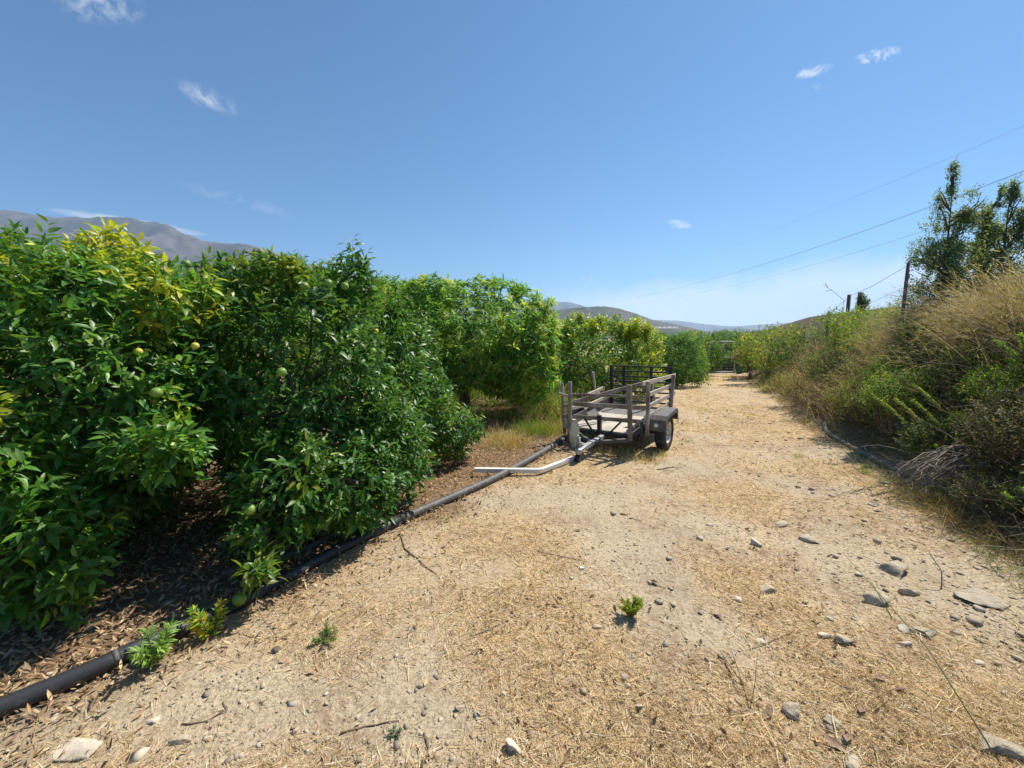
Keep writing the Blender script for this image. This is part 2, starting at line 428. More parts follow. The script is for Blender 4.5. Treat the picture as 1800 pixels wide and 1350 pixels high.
def hill(name, pts, D, depth, mt, label, rough=.12, nx=260, ny=70, seed=1, zb=-14, lift=0):
    pts = sorted(pts); us = np.array([p[0] for p in pts], float); vs = np.array([p[1] for p in pts], float)
    u = np.linspace(us[0], us[-1], nx); v = np.interp(u, us, vs) - lift
    k = np.ones(5) / 5; v = np.convolve(np.pad(v, 2, 'edge'), k, 'valid')
    cr = np.array([at(a_, b_, D) for a_, b_ in zip(u, v)])
    q = np.linspace(-1, 1, ny)
    XX = np.repeat(cr[:, 0][None], ny, 0) * (1 + q[:, None] * depth / D * (q[:, None] < 0) * .6)
    YY = D + q[:, None] * depth + 0 * XX
    hh = (cr[:, 2] - zb)[None]
    prof = (1 - np.abs(q)[:, None] ** 1.25)
    sc = 1 / (depth * .22)
    ng = np.abs(fbm(XX * sc + seed * 9, YY * sc * .6, seed, 6) - .5) * 2
    fade = (1 - prof) * prof * 4
    ZZ = zb + hh * prof * (1 - rough * 3.2 * fade * ng) + hh * rough * .22 * (fbm(XX * sc * 5, YY * sc * 5, seed + 3, 4) - .5) * prof
    v_ = np.stack([XX.ravel(), YY.ravel(), ZZ.ravel()], 1)
    i = (np.arange(ny - 1)[:, None] * nx + np.arange(nx - 1)[None]).ravel()
    o = np_mesh(name, v_, np.stack([i, i + 1, i + nx + 1, i + nx], 1), mt)
    o['kind'] = 'structure'; o['label'] = label
    return o


hill('mountain', [(-900, 420), (-500, 360), (-200, 382), (0, 375), (60, 385), (130, 390), (200, 388), (235, 391), (290, 400), (330, 420), (370, 434), (445, 437), (520, 466), (600, 484), (650, 491), (700, 506), (800, 545), (900, 590)], 3600, 1500, MH1, 'bare brown mountain range rising behind the orchard at left', .21, 340, 110, 4, lift=7)
hill('hill', [(850, 592), (900, 585), (940, 563), (962, 551), (1000, 544), (1060, 541), (1085, 544), (1120, 555), (1150, 566), (1200, 576), (1235, 584), (1262, 592)], 2300, 500, MH2, 'rounded grey hill in the middle of the horizon', .12, 160, 60, 8, -30, 3)
hill('mountain', [(780, 585), (860, 555), (905, 536), (935, 531), (1000, 530), (1020, 536), (1050, 545), (1150, 575), (1210, 590)], 7500, 1500, MH1, 'pale blue mountain far behind the rounded hill', .1, 120, 50, 12, -60)
hill('mountain', [(1080, 590), (1130, 562), (1190, 563), (1240, 570), (1290, 574), (1330, 571), (1400, 566), (1500, 575), (1700, 560), (1900, 570), (2400, 560)], 9500, 1800, MH1, 'faint low mountain line at right end of the valley', .1, 160, 50, 16, -60)
hill('hill', [(1210, 592), (1240, 584), (1290, 576), (1330, 580), (1400, 588), (1450, 592)], 4500, 600, MH2, 'low hazy ridge under the faint mountain line', .1, 120, 40, 19, -60)
hill('hill', [(1320, 600), (1345, 588), (1370, 576), (1395, 566), (1430, 556), (1480, 549), (1560, 540), (1640, 540), (1750, 550), (1900, 555), (2300, 540), (3000, 530)], 240, 120, MH3, 'brown scrub hillside behind the wire fence at right', .14, 260, 70, 23, -10)

hz = MB().box((0, 5400, 635), (32000, 13000, 1370)).build('haze', None)
hz.data.materials.clear(); mh = bpy.data.materials.new('haze_air'); mh.use_nodes = True; th = mh.node_tree; th.nodes.clear()
pv = N(th, 'ShaderNodeVolumePrincipled'); pv.inputs['Color'].default_value = (.50, .72, 1.0, 1); pv.inputs['Density'].default_value = .00008; pv.inputs['Anisotropy'].default_value = .2
oo = N(th, 'ShaderNodeOutputMaterial'); th.links.new(pv.outputs[0], oo.inputs['Volume']); hz.data.materials.append(mh)
hz['kind'] = 'stuff'; hz['label'] = 'pale valley haze'

# greenhouse on the hill, farmhouse behind the orchard
gh = root('greenhouse', 'long white plastic greenhouse on the slope of the rounded hill', 'greenhouse', at(1172, 577, 1500))
mwp = mat('greenhouse_plastic', (.80, .80, .80), .5)
for k in range(5):
    m_ = MB(); x0 = -42 + k * 17.5 + (3 if k > 2 else 0)
    pr = [(x0 + 8 * -math.cos(a_), 0, 5.5 * math.sin(a_)) for a_ in np.linspace(0, math.pi, 9)]
    for (x, _, z) in pr: m_.v += [(x, -16, z), (x, 16, z)]
    for i in range(8): m_.f.append([2 * i, 2 * i + 1, 2 * i + 3, 2 * i + 2])
    m_.f.append([2 * i for i in range(9)]); m_.f.append([2 * i + 1 for i in range(9)][::-1])
    m_.build('tunnel', mwp, gh)
fh_l = at(176, 470, 70); fh = root('farmhouse', 'ochre farmhouse wall glimpsed between left treetops and mountain', 'farmhouse', (fh_l.x, 70, H(fh_l.x, 70).item()))
mo = mat('ochre_render', (.42, .2, .09), .9, noise=[(2, 4, (.5, .28, .14), .4, .7, (1, 1, 1))]); mr = mat('roof_tiles', (.3, .13, .08), .9)
top = fh_l.z - fh.location.z + .9
MB().box((0, 0, top / 2 - .4), (7, 5, top - .8)).build('wall', mo, fh)
rf = MB(); rf.v = [(-3.8, -2.8, top - .8), (3.8, -2.8, top - .8), (3.8, 2.8, top - .8), (-3.8, 2.8, top - .8), (-3.8, 0, top), (3.8, 0, top)]
rf.f = [[0, 1, 5, 4], [2, 3, 4, 5], [0, 4, 3], [1, 2, 5], [3, 2, 1, 0]]; rf.build('roof', mr, fh)
for xx in (-1.8, 1.8): MB().box((xx, -2.52, top - 2), (1, .1, 1.1)).build('window', M_BLACK, fh)


# ------------------------------------------------------------------ foliage generators
def norm(a): return a / np.maximum(np.linalg.norm(a, axis=-1, keepdims=True), 1e-9)


def leaf_template(rows=2, width=.42, fold=.18, curl=.22, tipw=1.0):
    ys = [0, 1]; prof = {1: [(.5, 1)], 2: [(.3, .9), (.66, .8)], 3: [(.22, .75), (.5, 1), (.78, .62)]}[rows]
    v = [(0, 0, 0)]; f = []
    for (y, w) in prof:
        z = -curl * y * y
        v += [(-w * width / 2, y, z + fold * w * width * .5), (0, y, z), (w * width / 2, y, z + fold * w * width * .5)]
    v.append((0, 1, -curl)); T = len(v) - 1
    f += [(0, 2, 1), (0, 3, 2)]
    for i in range(rows - 1):
        b = 1 + 3 * i; f += [(b, b + 1, b + 4), (b, b + 4, b + 3), (b + 1, b + 2, b + 5), (b + 1, b + 5, b + 4)]
    b = 1 + 3 * (rows - 1); f += [(b, b + 1, T), (b + 1, b + 2, T)]
    return np.array(v, float), np.array(f)


def frames(y, zhint):
    y = norm(y); x = norm(np.cross(y, zhint)); z = np.cross(x, y); return x, y, z


def leaf_mesh(pos, y, zh, size, tpl):
    v, f = tpl; x, y, z = frames(y, zh); nL = len(pos)
    P = pos[:, None] + size[:, None, None] * (v[None, :, 0:1] * x[:, None] + v[None, :, 1:2] * y[:, None] + v[None, :, 2:3] * z[:, None])
    F = f[None] + (np.arange(nL) * len(v))[:, None, None]
    return P.reshape(-1, 3), F.reshape(-1, f.shape[1])


def rand_unit(n, r): return norm(r.normal(size=(n, 3)))


def lump_shoots(lumps, n, r, inner=.25, rough=.10, gap=.0, gapscale=1.6, seed=0, cut=.86, tall=False):
    C = np.array([l[0] for l in lumps], float); RR = np.array([l[1] for l in lumps], float)
    area = (RR[:, 0] * RR[:, 1] + RR[:, 0] * RR[:, 2] + RR[:, 1] * RR[:, 2]); wt = np.array([l[3] if len(l) > 3 else 1.0 for l in lumps]) * area ** (.45 if tall else 1.0)
    k = r.choice(len(lumps), n, p=wt / wt.sum()); d = rand_unit(n, r)
    rad = 1 + rough * 2.2 * (vn(d[:, 0] * 2.6 + k * 5.3, d[:, 1] * 2.6, d[:, 2] * 2.6, seed) - .5) + r.normal(size=n) * rough * .35
    isin = r.random(n) < inner; rad = np.where(isin, rad * r.uniform(.55, .92, n), rad)
    p = C[k] + RR[k] * d * rad[:, None]
    nn = norm(d / RR[k])
    ok = p[:, 2] > H(p[:, 0], p[:, 1]) + .06
    for j in range(len(lumps)):
        q = ((p - C[j]) / RR[j]); ins = (q ** 2).sum(1) < cut ** 2
        ok &= ~(ins & (k != j) & ~isin)
    if gap > 0: ok &= vn(p[:, 0] * gapscale, p[:, 1] * gapscale, p[:, 2] * gapscale, seed + 50) > gap
    return p[ok], nn[ok], k[ok], isin[ok]


def foliage(lumps, nshoot, nleaf, lsize, pal, r, shoot_len=.16, droop=.12, spread=.9, up=.45, inner=.25, rough=.1, gap=.0, gapscale=1.6, seed=0, young=None, cut=.86, whorl=False, tall=False):
    """returns leaf arrays pos, ydir, zhint, size, colour"""
    p, nn, k, isin = lump_shoots(lumps, nshoot, r, inner, rough, gap, gapscale, seed, cut, tall)
    m = len(p)
    ax = norm(nn * .75 + np.array([0, 0, up]) + r.normal(size=(m, 3)) * .4)
    a1 = norm(np.cross(ax, r.normal(size=(m, 3)))); a2 = np.cross(ax, a1)
    L = shoot_len * r.uniform(.6, 1.3, m)
    shade = r.uniform(.75, 1.25, m)
    yl = np.array([l[2] if len(l) > 2 else 0.0 for l in lumps])[k]
    isy = r.random(m) < yl
    P = []; Yd = []; Zh = []; Sz = []; Cc = []
    ph0 = r.uniform(0, 6.28, m)
    for i in range(nleaf):
        t_ = (i + .5) / nleaf
        if whorl: t_ = .75 + .25 * t_
        ph = ph0 + i * 2.39996
        rad = a1 * np.cos(ph)[:, None] + a2 * np.sin(ph)[:, None]
        op = spread * (1.15 - .7 * t_) if not whorl else spread
        y = norm(ax * (1 - .5 * op) + rad * op + r.normal(size=(m, 3)) * .22 + np.array([0, 0, -droop]))
        P.append(p + ax * (L * (t_ - .6))[:, None]); Yd.append(y)
        Zh.append(norm(ax * .6 + np.array([0, 0, .75]) + r.normal(size=(m, 3)) * .55))
        Sz.append(lsize * r.uniform(.65, 1.25, m) * (1.05 - .35 * t_))
        base = np.where(isy[:, None], pal[2][None], np.where((r.random(m) < .22)[:, None], pal[1][None], pal[0][None]))
        base = base * (shade * r.uniform(.8, 1.25, m))[:, None]
        base[:, 0] *= r.uniform(.8, 1.3, m)
        Cc.append(base)
    cat = lambda a_: np.concatenate(a_)
    return cat(P), cat(Yd), cat(Zh), cat(Sz), cat(Cc)


def build_leaves(name, arr, tpl, mt, parent, loc, kind='stuff'):
    P, F = leaf_mesh(arr[0], arr[1], arr[2], arr[3], tpl)
    o = np_mesh(name, P, F, mt, np.repeat(arr[4], len(tpl[0]), 0), True, parent, None, loc)
    if kind: o['kind'] = kind
    return o


def cam_px(P):
    d = P - np.array([0, 0, EYE]); f = d[:, 1] * math.cos(PITCH) - d[:, 2] * math.sin(PITCH); u = d[:, 1] * math.sin(PITCH) + d[:, 2] * math.cos(PITCH)
    return 900 + FOC * d[:, 0] / np.maximum(f, .01), 675 - FOC * u / np.maximum(f, .01), f


def single_leaves(arr, tpl, mt, parent, loc, nmax, r, margin=.0):
    """takes the leaves that show largest out of arr and builds them as parts of their own"""
    u, v, f = cam_px(arr[0]); vis = (u > 0) & (u < 1800) & (v > 0) & (v < 1350) & (f > .3)
    # facing side only: prefer outer leaves (small distance)
    sc = np.where(vis, arr[3] / f, 0) * r.uniform(.8, 1.0, len(f))
    pick = np.argsort(-sc)[:nmax]; rest = np.setdiff1d(np.arange(len(f)), pick)
    colr = arr[4][pick]; nv = 10
    order = np.argsort(colr[:, 1]); grp = np.empty(len(pick), int); grp[order] = np.arange(len(pick)) * nv // len(pick)
    meshes = []
    for g_ in range(nv):
        cm = colr[grp == g_].mean(0)
        o = np_mesh('leaf', tpl[0], tpl[1], mt, np.repeat(cm[None], len(tpl[0]), 0)); meshes.append(o.data); bpy.data.objects.remove(o)
    x, y, z = frames(arr[1][pick], arr[2][pick])
    for i, j in enumerate(pick):
        o = bpy.data.objects.new('leaf', meshes[grp[i]]); COL.objects.link(o); o.parent = parent
        s_ = arr[3][j]; q = arr[0][j] - np.asarray(loc)
        o.matrix_local = Matrix(((x[i][0] * s_, y[i][0] * s_, z[i][0] * s_, q[0]), (x[i][1] * s_, y[i][1] * s_, z[i][1] * s_, q[1]), (x[i][2] * s_, y[i][2] * s_, z[i][2] * s_, q[2]), (0, 0, 0, 1)))
    return tuple(a_[rest] for a_ in arr)


def branches(name, base, lumps, mt, parent, r, trunk_h=.5, r0=.06, nb=26, reach=.85, sides=5):
    m_ = MB(); b = Vector(base)
    fork = b + Vector((r.normal() * .05, r.normal() * .05, trunk_h))
    m_.tube([b - Vector((0, 0, .1)), b + (fork - b) * .5 + Vector((r.normal() * .03, r.normal() * .03, 0)), fork], [r0 * 1.3, r0, r0 * .9], 9)
    m_.build('trunk', M_BARK, parent, True).location = -Vector(parent.location)
    m2 = MB()
    for l in lumps:
        c_ = Vector(l[0]); mid = fork.lerp(c_, .5) + Vector((r.normal() * .08, r.normal() * .08, .05))
        m2.tube([fork, mid, c_], [r0 * .75, r0 * .5, r0 * .35], 6)
        for _ in range(nb):
            d = Vector(r.normal(size=3)).normalized(); e = Vector([l[0][i] + l[1][i] * d[i] * reach for i in range(3)])
            s_ = fork.lerp(c_, r.uniform(.4, 1)); md = s_.lerp(e, .5) + Vector(r.normal(size=3)) * .06
            m2.tube([s_, md, e], [r0 * .3, r0 * .18, .004], 4, False)
    m2.build('limb', M_BARK, parent, True).location = -Vector(parent.location)


A3 = lambda *t_: np.array(t_, float)
G_DARK = A3(.045, .135, .02); G_MID = A3(.085, .21, .026); G_YOUNG = A3(.20, .27, .03); G_YEL = A3(.46, .40, .03)
T2 = leaf_template(2, .36, .3, .34); T3 = leaf_template(3, .38, .32, .38); T1 = leaf_template(1, .42); TM = leaf_template(2, .24, .15, .30)


def fruit(px, py, d, parent, yellow=False, rad=.031):
    c_ = at(px, py, d * .955); m_ = MB()
    prof = [(max(.0005, rad * math.sin(a_)), -rad * .97 * math.cos(a_)) for a_ in np.linspace(.03, math.pi - .03, 12)]
    m_.lathe(prof, (0, 0, 0), (0, 0, 1), 18)
    o = m_.build('fruit', M_FRUITY if yellow else M_FRUITG, parent, True); o.location = c_ - Vector(parent.location)
    if yellow: o['label'] = 'ripening yellow orange'
    MB().tube([(0, 0, rad * .9), (.003, 0, rad * 1.5)], .003, 5).build('stem', M_TWIG, o)
    return o


# --- tree B : dark green orange tree in the middle
loc = (-2.45, 3.95, 0.0); tB = root('orange_tree', 'dark green orange tree hung with green fruit, left of the pipe in the middle', 'orange tree', loc, None)
lB = [((-2.15, 4.05, 1.16), (1.05, 1.1, 1.0), .03), ((-1.78, 3.25, 1.12), (.68, .58, .92), .02), ((-1.42, 4.45, 1.0), (.62, .7, .85), .04),
      ((-1.50, 2.62, .60), (.30, .26, .34), .05), ((-1.22, 3.0, .45), (.3, .3, .36), .04), ((-1.58, 2.40, .36), (.17, .15, .22), .05), ((-1.47, 2.16, .25), (.05, .05, .07), .6, 3.0), ((-1.10, 3.55, .58), (.30, .38, .48), .02), ((-.82, 4.95, .42), (.38, .42, .32), .1), ((-1.15, 4.5, .75), (.4, .5, .45), .05),
      ((-1.42, 3.55, 2.05), (.2, .2, .20), .0), ((-1.36, 3.55, 2.22), (.08, .08, .16), .0), ((-2.0, 3.4, 2.0), (.28, .3, .24), .35), ((-2.5, 3.6, 2.05), (.3, .3, .22), .4), ((-1.6, 3.9, 2.0), (.3, .3, .2), .05)]
rs = np.random.default_rng(78)
def sprigs(lumps, n_, r_, hgt_=.16, yel=.1, wide=.05):
    out = []
    big = [l for l in lumps if l[1][0] > .5]
    for _ in range(n_):
        l = big[r_.integers(len(big))]; a_ = r_.uniform(0, 6.28); q_ = r_.uniform(.0, .8); zz = math.sqrt(1 - q_ * q_)
        out.append(((l[0][0] + l[1][0] * q_ * math.cos(a_), l[0][1] + l[1][1] * q_ * math.sin(a_), l[0][2] + l[1][2] * zz + hgt_ * r_.uniform(.2, .9)), (wide, wide, hgt_), yel if r_.random() < .6 else .7, 2.2))
    return out


lB += sprigs(lB, 12, rs, .09, .05)
r = np.random.default_rng(21)
pal = (G_DARK, G_MID, G_YOUNG)
ar = foliage(lB, 5600, 8, .092, pal, r, .17, .15, .9, .4, .25, .17, .15, 2.1, 3)
ar = single_leaves(ar, T3, M_LEAF, tB, loc, 300, r)
build_leaves('crown', ar, T2, M_LEAF, tB, loc)
branches('b', (loc[0], loc[1], H(loc[0], loc[1]).item()), lB[:7], M_BARK, tB, r, .35, .065, 16, .9)
for q in ((495, 654, 2.72), (687, 649, 3.45), (624, 583, 3.5), (470, 765, 2.75), (565, 776, 2.9), (327, 464, 3.1), (577, 498, 3.1), (606, 503, 3.3), (535, 503, 3.1), (440, 896, 2.35), (703, 822, 3.5), (655, 618, 3.5)): fruit(*q, tB)
for q in ((661, 582, 3.7), (488, 456, 3.5), (470, 495, 3.3), ): fruit(*q, tB, True, .022)
fruit(421, 1053, 2.26, tB, False, .038)

# --- tree A : left foreground
loc = (-3.65, 2.95, 0.0); tA = root('orange_tree', 'bright green orange tree with yellow shoots on top, at the left edge', 'orange tree', loc)
lA = [((-3.75, 3.15, 1.18), (1.35, 1.1, 1.08), .06), ((-2.75, 2.62, 1.22), (.62, .55, .82), .05), ((-2.6, 2.02, .46), (.36, .22, .36), .03), ((-3.0, 2.0, .8), (.55, .35, .55), .05),
      ((-2.86, 2.95, 2.08), (.2, .2, .24), .95), ((-2.62, 2.95, 1.98), (.2, .2, .16), .7), ((-3.4, 2.6, 1.95), (.5, .4, .22), .4), ((-2.35, 2.75, 1.85), (.3, .3, .2), .3), ((-2.05, 2.25, .95), (.22, .16, .16), 0), ((-3.5, 2.35, 1.6), (.4, .3, .3), .12)]
lA += sprigs(lA, 14, rs, .09, .3)
r = np.random.default_rng(33)
ar = foliage(lA, 5600, 8, .098, (A3(.065, .18, .024), A3(.13, .29, .032), A3(.36, .42, .035)), r, .17, .15, .9, .4, .22, .13, .16, 2.0, 9)
ar = single_leaves(ar, T3, M_LEAF, tA, loc, 300, r)
build_leaves('crown', ar, T2, M_LEAF, tA, loc)
branches('b', (loc[0], loc[1], H(loc[0], loc[1]).item()), lA[:4], M_BARK, tA, r, .35, .065, 16, .9)
for q in ((243, 618, 2.5), (205, 520, 2.65), (343, 608, 2.55)): fruit(*q, tA, True, .022)
for q in ((262, 800, 2.25), (30, 790, 2.15), (275, 690, 2.35)): fruit(*q, tA, False, .03)

# --- tree C : mango
loc = (-1.0, 8.05, 0.0); tC = root('mango_tree', 'mango tree with drooping pale leaf rosettes, behind the dark orange tree', 'mango tree', loc)
lC = [((-.62, 8.1, 1.62), (1.35, 1.2, .98), .25), ((-2.2, 8.2, 1.85), (.85, .8, .78), .2), ((.2, 7.6, 1.3), (.6, .6, .62), .4), ((-.9, 7.4, 1.2), (.75, .5, .55), .45), ((.45, 8.1, 1.75), (.45, .5, .5), .3), ((.15, 7.7, .85), (.7, .5, .45), .35), ((-.1, 8.7, .8), (.8, .5, .5), .2), ((-1.9, 8.9, 1.0), (.9, .6, .6), .15), ((-1.5, 8.0, 2.45), (.4, .4, .25), .3)]
lC += sprigs(lC, 20, rs, .06, .2, .09)
r = np.random.default_rng(5)
ar = foliage(lC, 4300, 10, .185, (A3(.11, .25, .045), A3(.18, .34, .07), A3(.34, .44, .09)), r, .12, .30, .95, .65, .3, .24, .14, 1.5, 12, whorl=True)
ar = single_leaves(ar, TM, M_SOFT, tC, loc, 300, r)
build_leaves('crown', ar, TM, M_SOFT, tC, loc)
branches('b', (loc[0], loc[1], H(loc[0], loc[1]).item()), lC[:4], M_BARK, tC, r, .75, .11, 12, .9)

# --- tree D : yellowish citrus behind the trailer
loc = (2.4, 11.3, H(2.4, 11.3).item()); tD = root('citrus_tree', 'yellowing citrus tree behind the black rear grille of the trailer', 'citrus tree', loc)
lD = [((2.2, 11.3, .75), (1.5, 1.2, 1.22), .15), ((3.45, 11.2, .8), (.72, .75, .98), .5), ((1.2, 10.9, .7), (.8, .7, .95), .1), ((3.9, 11.2, 1.45), (.3, .3, .3), .7), ((2.5, 11, 1.85), (.35, .3, .25), .5), ((1.7, 11, 1.75), (.4, .3, .25), .45), ((3.4, 11.0, 1.8), (.35, .3, .22), .8)]
lD += sprigs(lD, 22, rs, .2, .6, .09)
r = np.random.default_rng(6)
ar = foliage(lD, 6000, 7, .10, (A3(.065, .19, .022), A3(.12, .28, .03), A3(.40, .46, .035)), r, .18, .15, .9, .45, .3, .16, .08, 1.3, 22)
build_leaves('crown', ar, T1, M_LEAF, tD, loc)
branches('b', loc, lD[:3], M_BARK, tD, r, .4, .07, 10, .9)


def far_tree(name, label, cat, loc, lumps, n, ls, pl, seed, gap=.18, group=None, mt=None):
    r = np.random.default_rng(seed)
    o = root(name, label, cat, loc, group)
    ar = foliage(lumps, int(n * 2.0), 6, ls, pl, r, .2, .15, .9, .45, .3, .18, gap * .5, .9, seed)
    build_leaves('crown', ar, T1, M_SOFT, o, loc)
    branches('b', loc, lumps[:2], M_BARK, o, r, .5, .07, 7, .9)
    return o


def gl(x, y): return (x, y, H(x, y).item())


PD = (A3(.05, .13, .03), A3(.08, .18, .035), A3(.2, .28, .045)); PG = (A3(.075, .18, .03), A3(.14, .26, .04), A3(.32, .38, .05))
far_tree('citrus_tree', 'dark bluish green citrus tree just right of the yellowing tree', 'citrus tree', gl(6.3, 15.6), [((6.2, 15.6, .35), (1.25, 1.1, 1.25), .05), ((5.3, 15.2, .2), (.8, .8, .9), .05), ((6.5, 15.4, 1.2), (.5, .4, .35), .05)], 1900, .11, PD, 31)
far_tree('citrus_tree', 'mid green citrus tree left of the metal gate', 'citrus tree', gl(8.1, 18.8), [((8.1, 18.8, .2), (.95, 1.1, 1.25), .15), ((7.5, 18.0, 0), (.7, .7, .9), .1)], 1500, .12, PG, 32)
far_tree('citrus_tree', 'citrus tree whose top shows over the gap left of the gate', 'citrus tree', gl(7.4, 22.5), [((7.4, 22.5, .40), (1.9, 1.4, 1.30), .15), ((9.6, 23, .5), (1.2, 1.2, 1.2), .1)], 1500, .14, PG, 33)
far_tree('citrus_tree', 'citrus tree growing right behind the metal gate', 'citrus tree', gl(13.9, 27.5), [((13.7, 27.5, .1), (2.1, 1.4, 1.65), .1), ((15.6, 28.2, .15), (1.6, 1.2, 1.65), .1)], 2000, .16, PD, 34)
far_tree('citrus_tree', 'pale green tree farther behind the gate at its left post', 'citrus tree', gl(13.5, 33), [((12.5, 33, .1), (2.2, 1.6, 1.5), .25), ((15.5, 34, .4), (1.7, 1.5, 1.5), .2)], 1300, .18, PG, 35)
far_tree('citrus_tree', 'distant tree between the gate and the right bank', 'citrus tree', gl(20, 37), [((20, 37, .2), (2.6, 1.6, 1.7), .2), ((17.5, 36, 0), (1.8, 1.4, 1.5), .1)], 1200, .18, PG, 36)
far_tree('mango_tree', 'mango treetop showing between the dark orange tree and the large mango', 'mango tree', gl(-4.2, 10.6), [((-4.2, 10.6, 1.6), (1.7, 1.3, 1.35), .2), ((-2.8, 11.2, 1.7), (1.3, 1.2, 1.25), .2)], 1500, .17, (A3(.06, .125, .03), A3(.11, .19, .05), A3(.22, .28, .07)), 37, mt=M_SOFT)
far_tree('orange_tree', 'second row orange tree behind the bright green one at left', 'orange tree', gl(-6.2, 5.2), [((-6.2, 5.2, 1.25), (1.4, 1.3, 1.15), .15), ((-4.9, 5.8, 1.2), (1.0, 1.0, 1.1), .2)], 1600, .11, PG, 38)
far_tree('orange_tree', 'second row orange tree behind the dark green one', 'orange tree', gl(-4.4, 7.2), [((-4.4, 7.2, 1.2), (1.4, 1.2, 1.2), .2)], 1100, .11, PG, 39)
far_tree('mango_tree', 'mango tree showing over the gap between mango and yellowing citrus', 'mango tree', gl(.2, 14.2), [((.2, 14.2, .95), (1.7, 1.3, 1.35), .15), ((2.2, 15.2, .6), (1.5, 1.3, 1.3), .2)], 1200, .16, PG, 40, mt=M_SOFT)

# --- upright broad-cone trees on the bank
PC = (A3(.12, .175, .085), A3(.17, .235, .115), A3(.25, .31, .14))


def cone_tree(label, x, y, ztop, w, n, seed, extra=()):
    r = np.random.default_rng(seed); l0 = gl(x, y); z0 = l0[2]; o = root('holm_oak', label, 'holm oak', l0)
    hgt_ = ztop - z0; L = []
    for k in range(9):
        t_ = (k + .8) / 9; ww = w * (1 - t_ ** .9) * .62 + .05
        L.append(((x + r.normal() * .06 * w + .03, y + r.normal() * .08 * w, z0 + hgt_ * t_), (ww, ww, hgt_ * .085), .1))
        if k < 7:
            a_ = r.uniform(0, 6.28); L.append(((x + math.cos(a_) * ww * .95, y + math.sin(a_) * ww * .8, z0 + hgt_ * (t_ + .05)), (ww * .35, ww * .35, hgt_ * .09), .15))
    L += list(extra)
    ar = foliage(L, int(n * 2.9), 8, .05, PC, r, .13, .0, .9, .8, .5, .34, .40, 4.5, seed, tall=True, cut=.4)
    build_leaves('crown', ar, T1, M_SOFT, o, l0)
    m_ = MB().tube([(0, 0, -.1), (.03, 0, hgt_ * .4), (0, .02, hgt_ * .93)], [.035, .02, .005], 7); m_.build('trunk', M_BARK, o, True)
    m2 = MB()
    for l in L[:]:
        c_ = Vector(l[0]) - Vector(l0)
        for _ in range(4):
            d = Vector(r.normal(size=3)).normalized(); e = c_ + Vector([l[1][i] * d[i] for i in range(3)])
            m2.tube([(0, 0, max(.1, c_.z - .25)), c_.lerp(e, .4), e], [.012, .008, .003], 4, False)
    m2.build('limb', M_BARK, o, True)
    return o


p_ = at(1680, 305, 7.2)
cone_tree('tallest pointed evergreen tree on the bank, behind the dry grass', p_.x, 7.2, p_.z, 1.35, 1600, 61,
          [((at(1622, 450, 7.0))[:], (.22, .22, .28), .1), ((at(1640, 490, 7.0))[:], (.3, .3, .25), .1), ((at(1712, 370, 7.1))[:], (.18, .18, .3), .1), ((at(1625, 520, 7.0))[:], (.3, .25, .25), .1), ((at(1650, 520, 7.0))[:], (.35, .3, .3), .1), ((at(1720, 470, 7.2))[:], (.3, .3, .4), .1), ((at(1650, 440, 7.1))[:], (.2, .2, .25), .1)])
p_ = at(1740, 345, 7.6); cone_tree('second pointed evergreen tree, right of the tallest one', p_.x, 7.6, p_.z, 1.0, 1100, 62)
p_ = at(1780, 330, 7.0); cone_tree('pointed evergreen tree cut by the right edge of the picture', p_.x, 7.0, p_.z, 1.05, 1100, 63)


# ------------------------------------------------------------------ grasses and twigs
def blades(base, d, L, bend, w, segs=3, bdir=None):
    """tapered strips; bend = drop of the tip (times L) along bdir"""
    n_ = len(base); d = norm(d); side = norm(np.cross(d, rand_unit(n_, rng)))
    ts = np.linspace(0, 1, segs + 1); V = []
    bd = np.broadcast_to(np.array([0, 0, -1.0]) if bdir is None else bdir, (n_, 3))
    for t_ in ts:
        c_ = base + d * (L * t_)[:, None] + bd * (bend * L * t_ * t_)[:, None]
        if t_ < 1: ww = (w * (1 - t_ * .75) / 2)[:, None]; V += [c_ - side * ww, c_ + side * ww]
        else: V.append(c_)
    V = np.stack(V, 1); nv = V.shape[1]; f = []
    for i in range(segs - 1): a_ = 2 * i; f += [(a_, a_ + 1, a_ + 3), (a_, a_ + 3, a_ + 2)]
    a_ = 2 * (segs - 1); f.append((a_, a_ + 1, a_ + 2))
    F = np.array(f)[None] + (np.arange(n_) * nv)[:, None, None]
    return V.reshape(-1, 3), F.reshape(-1, 3), nv


def merge(parts):
    V = []; F = []; C = []; b = 0
    for v, f, c_ in parts: V.append(v); F.append(f + b); C.append(c_); b += len(v)
    return np.concatenate(V), np.concatenate(F), np.concatenate(C)


def pick(cols, n_, r, var=.2):
    c_ = np.array(cols)[r.integers(0, len(cols), n_)] * r.uniform(1 - var, 1 + var, (n_, 1)); return c_


STRAW = [(.60, .44, .22), (.52, .37, .18), (.66, .52, .30), (.40, .27, .14), (.70, .60, .40)]
BROWN = [(.20, .14, .085), (.27, .20, .125), (.15, .105, .07), (.34, .26, .16)]
PLUME = [(.44, .35, .24), (.32, .25, .17), (.52, .44, .33), (.25, .23, .12), (.22, .17, .12)]
GREEN = [(.10, .20, .03), (.15, .26, .04), (.07, .15, .025)]
YGREEN = [(.22, .30, .04), (.28, .34, .05), (.16, .25, .04)]

# straw scattered on the track (stuff)
r = np.random.default_rng(100)


def scatter_view(n_, ymin, ymax, r, power=1.0):
    """points on the ground, denser near the camera"""
    y = ymin * (ymax / ymin) ** (r.random(n_) ** power); x = r.uniform(-1.45, 1.45, n_) * (y + .35)
    return x, y


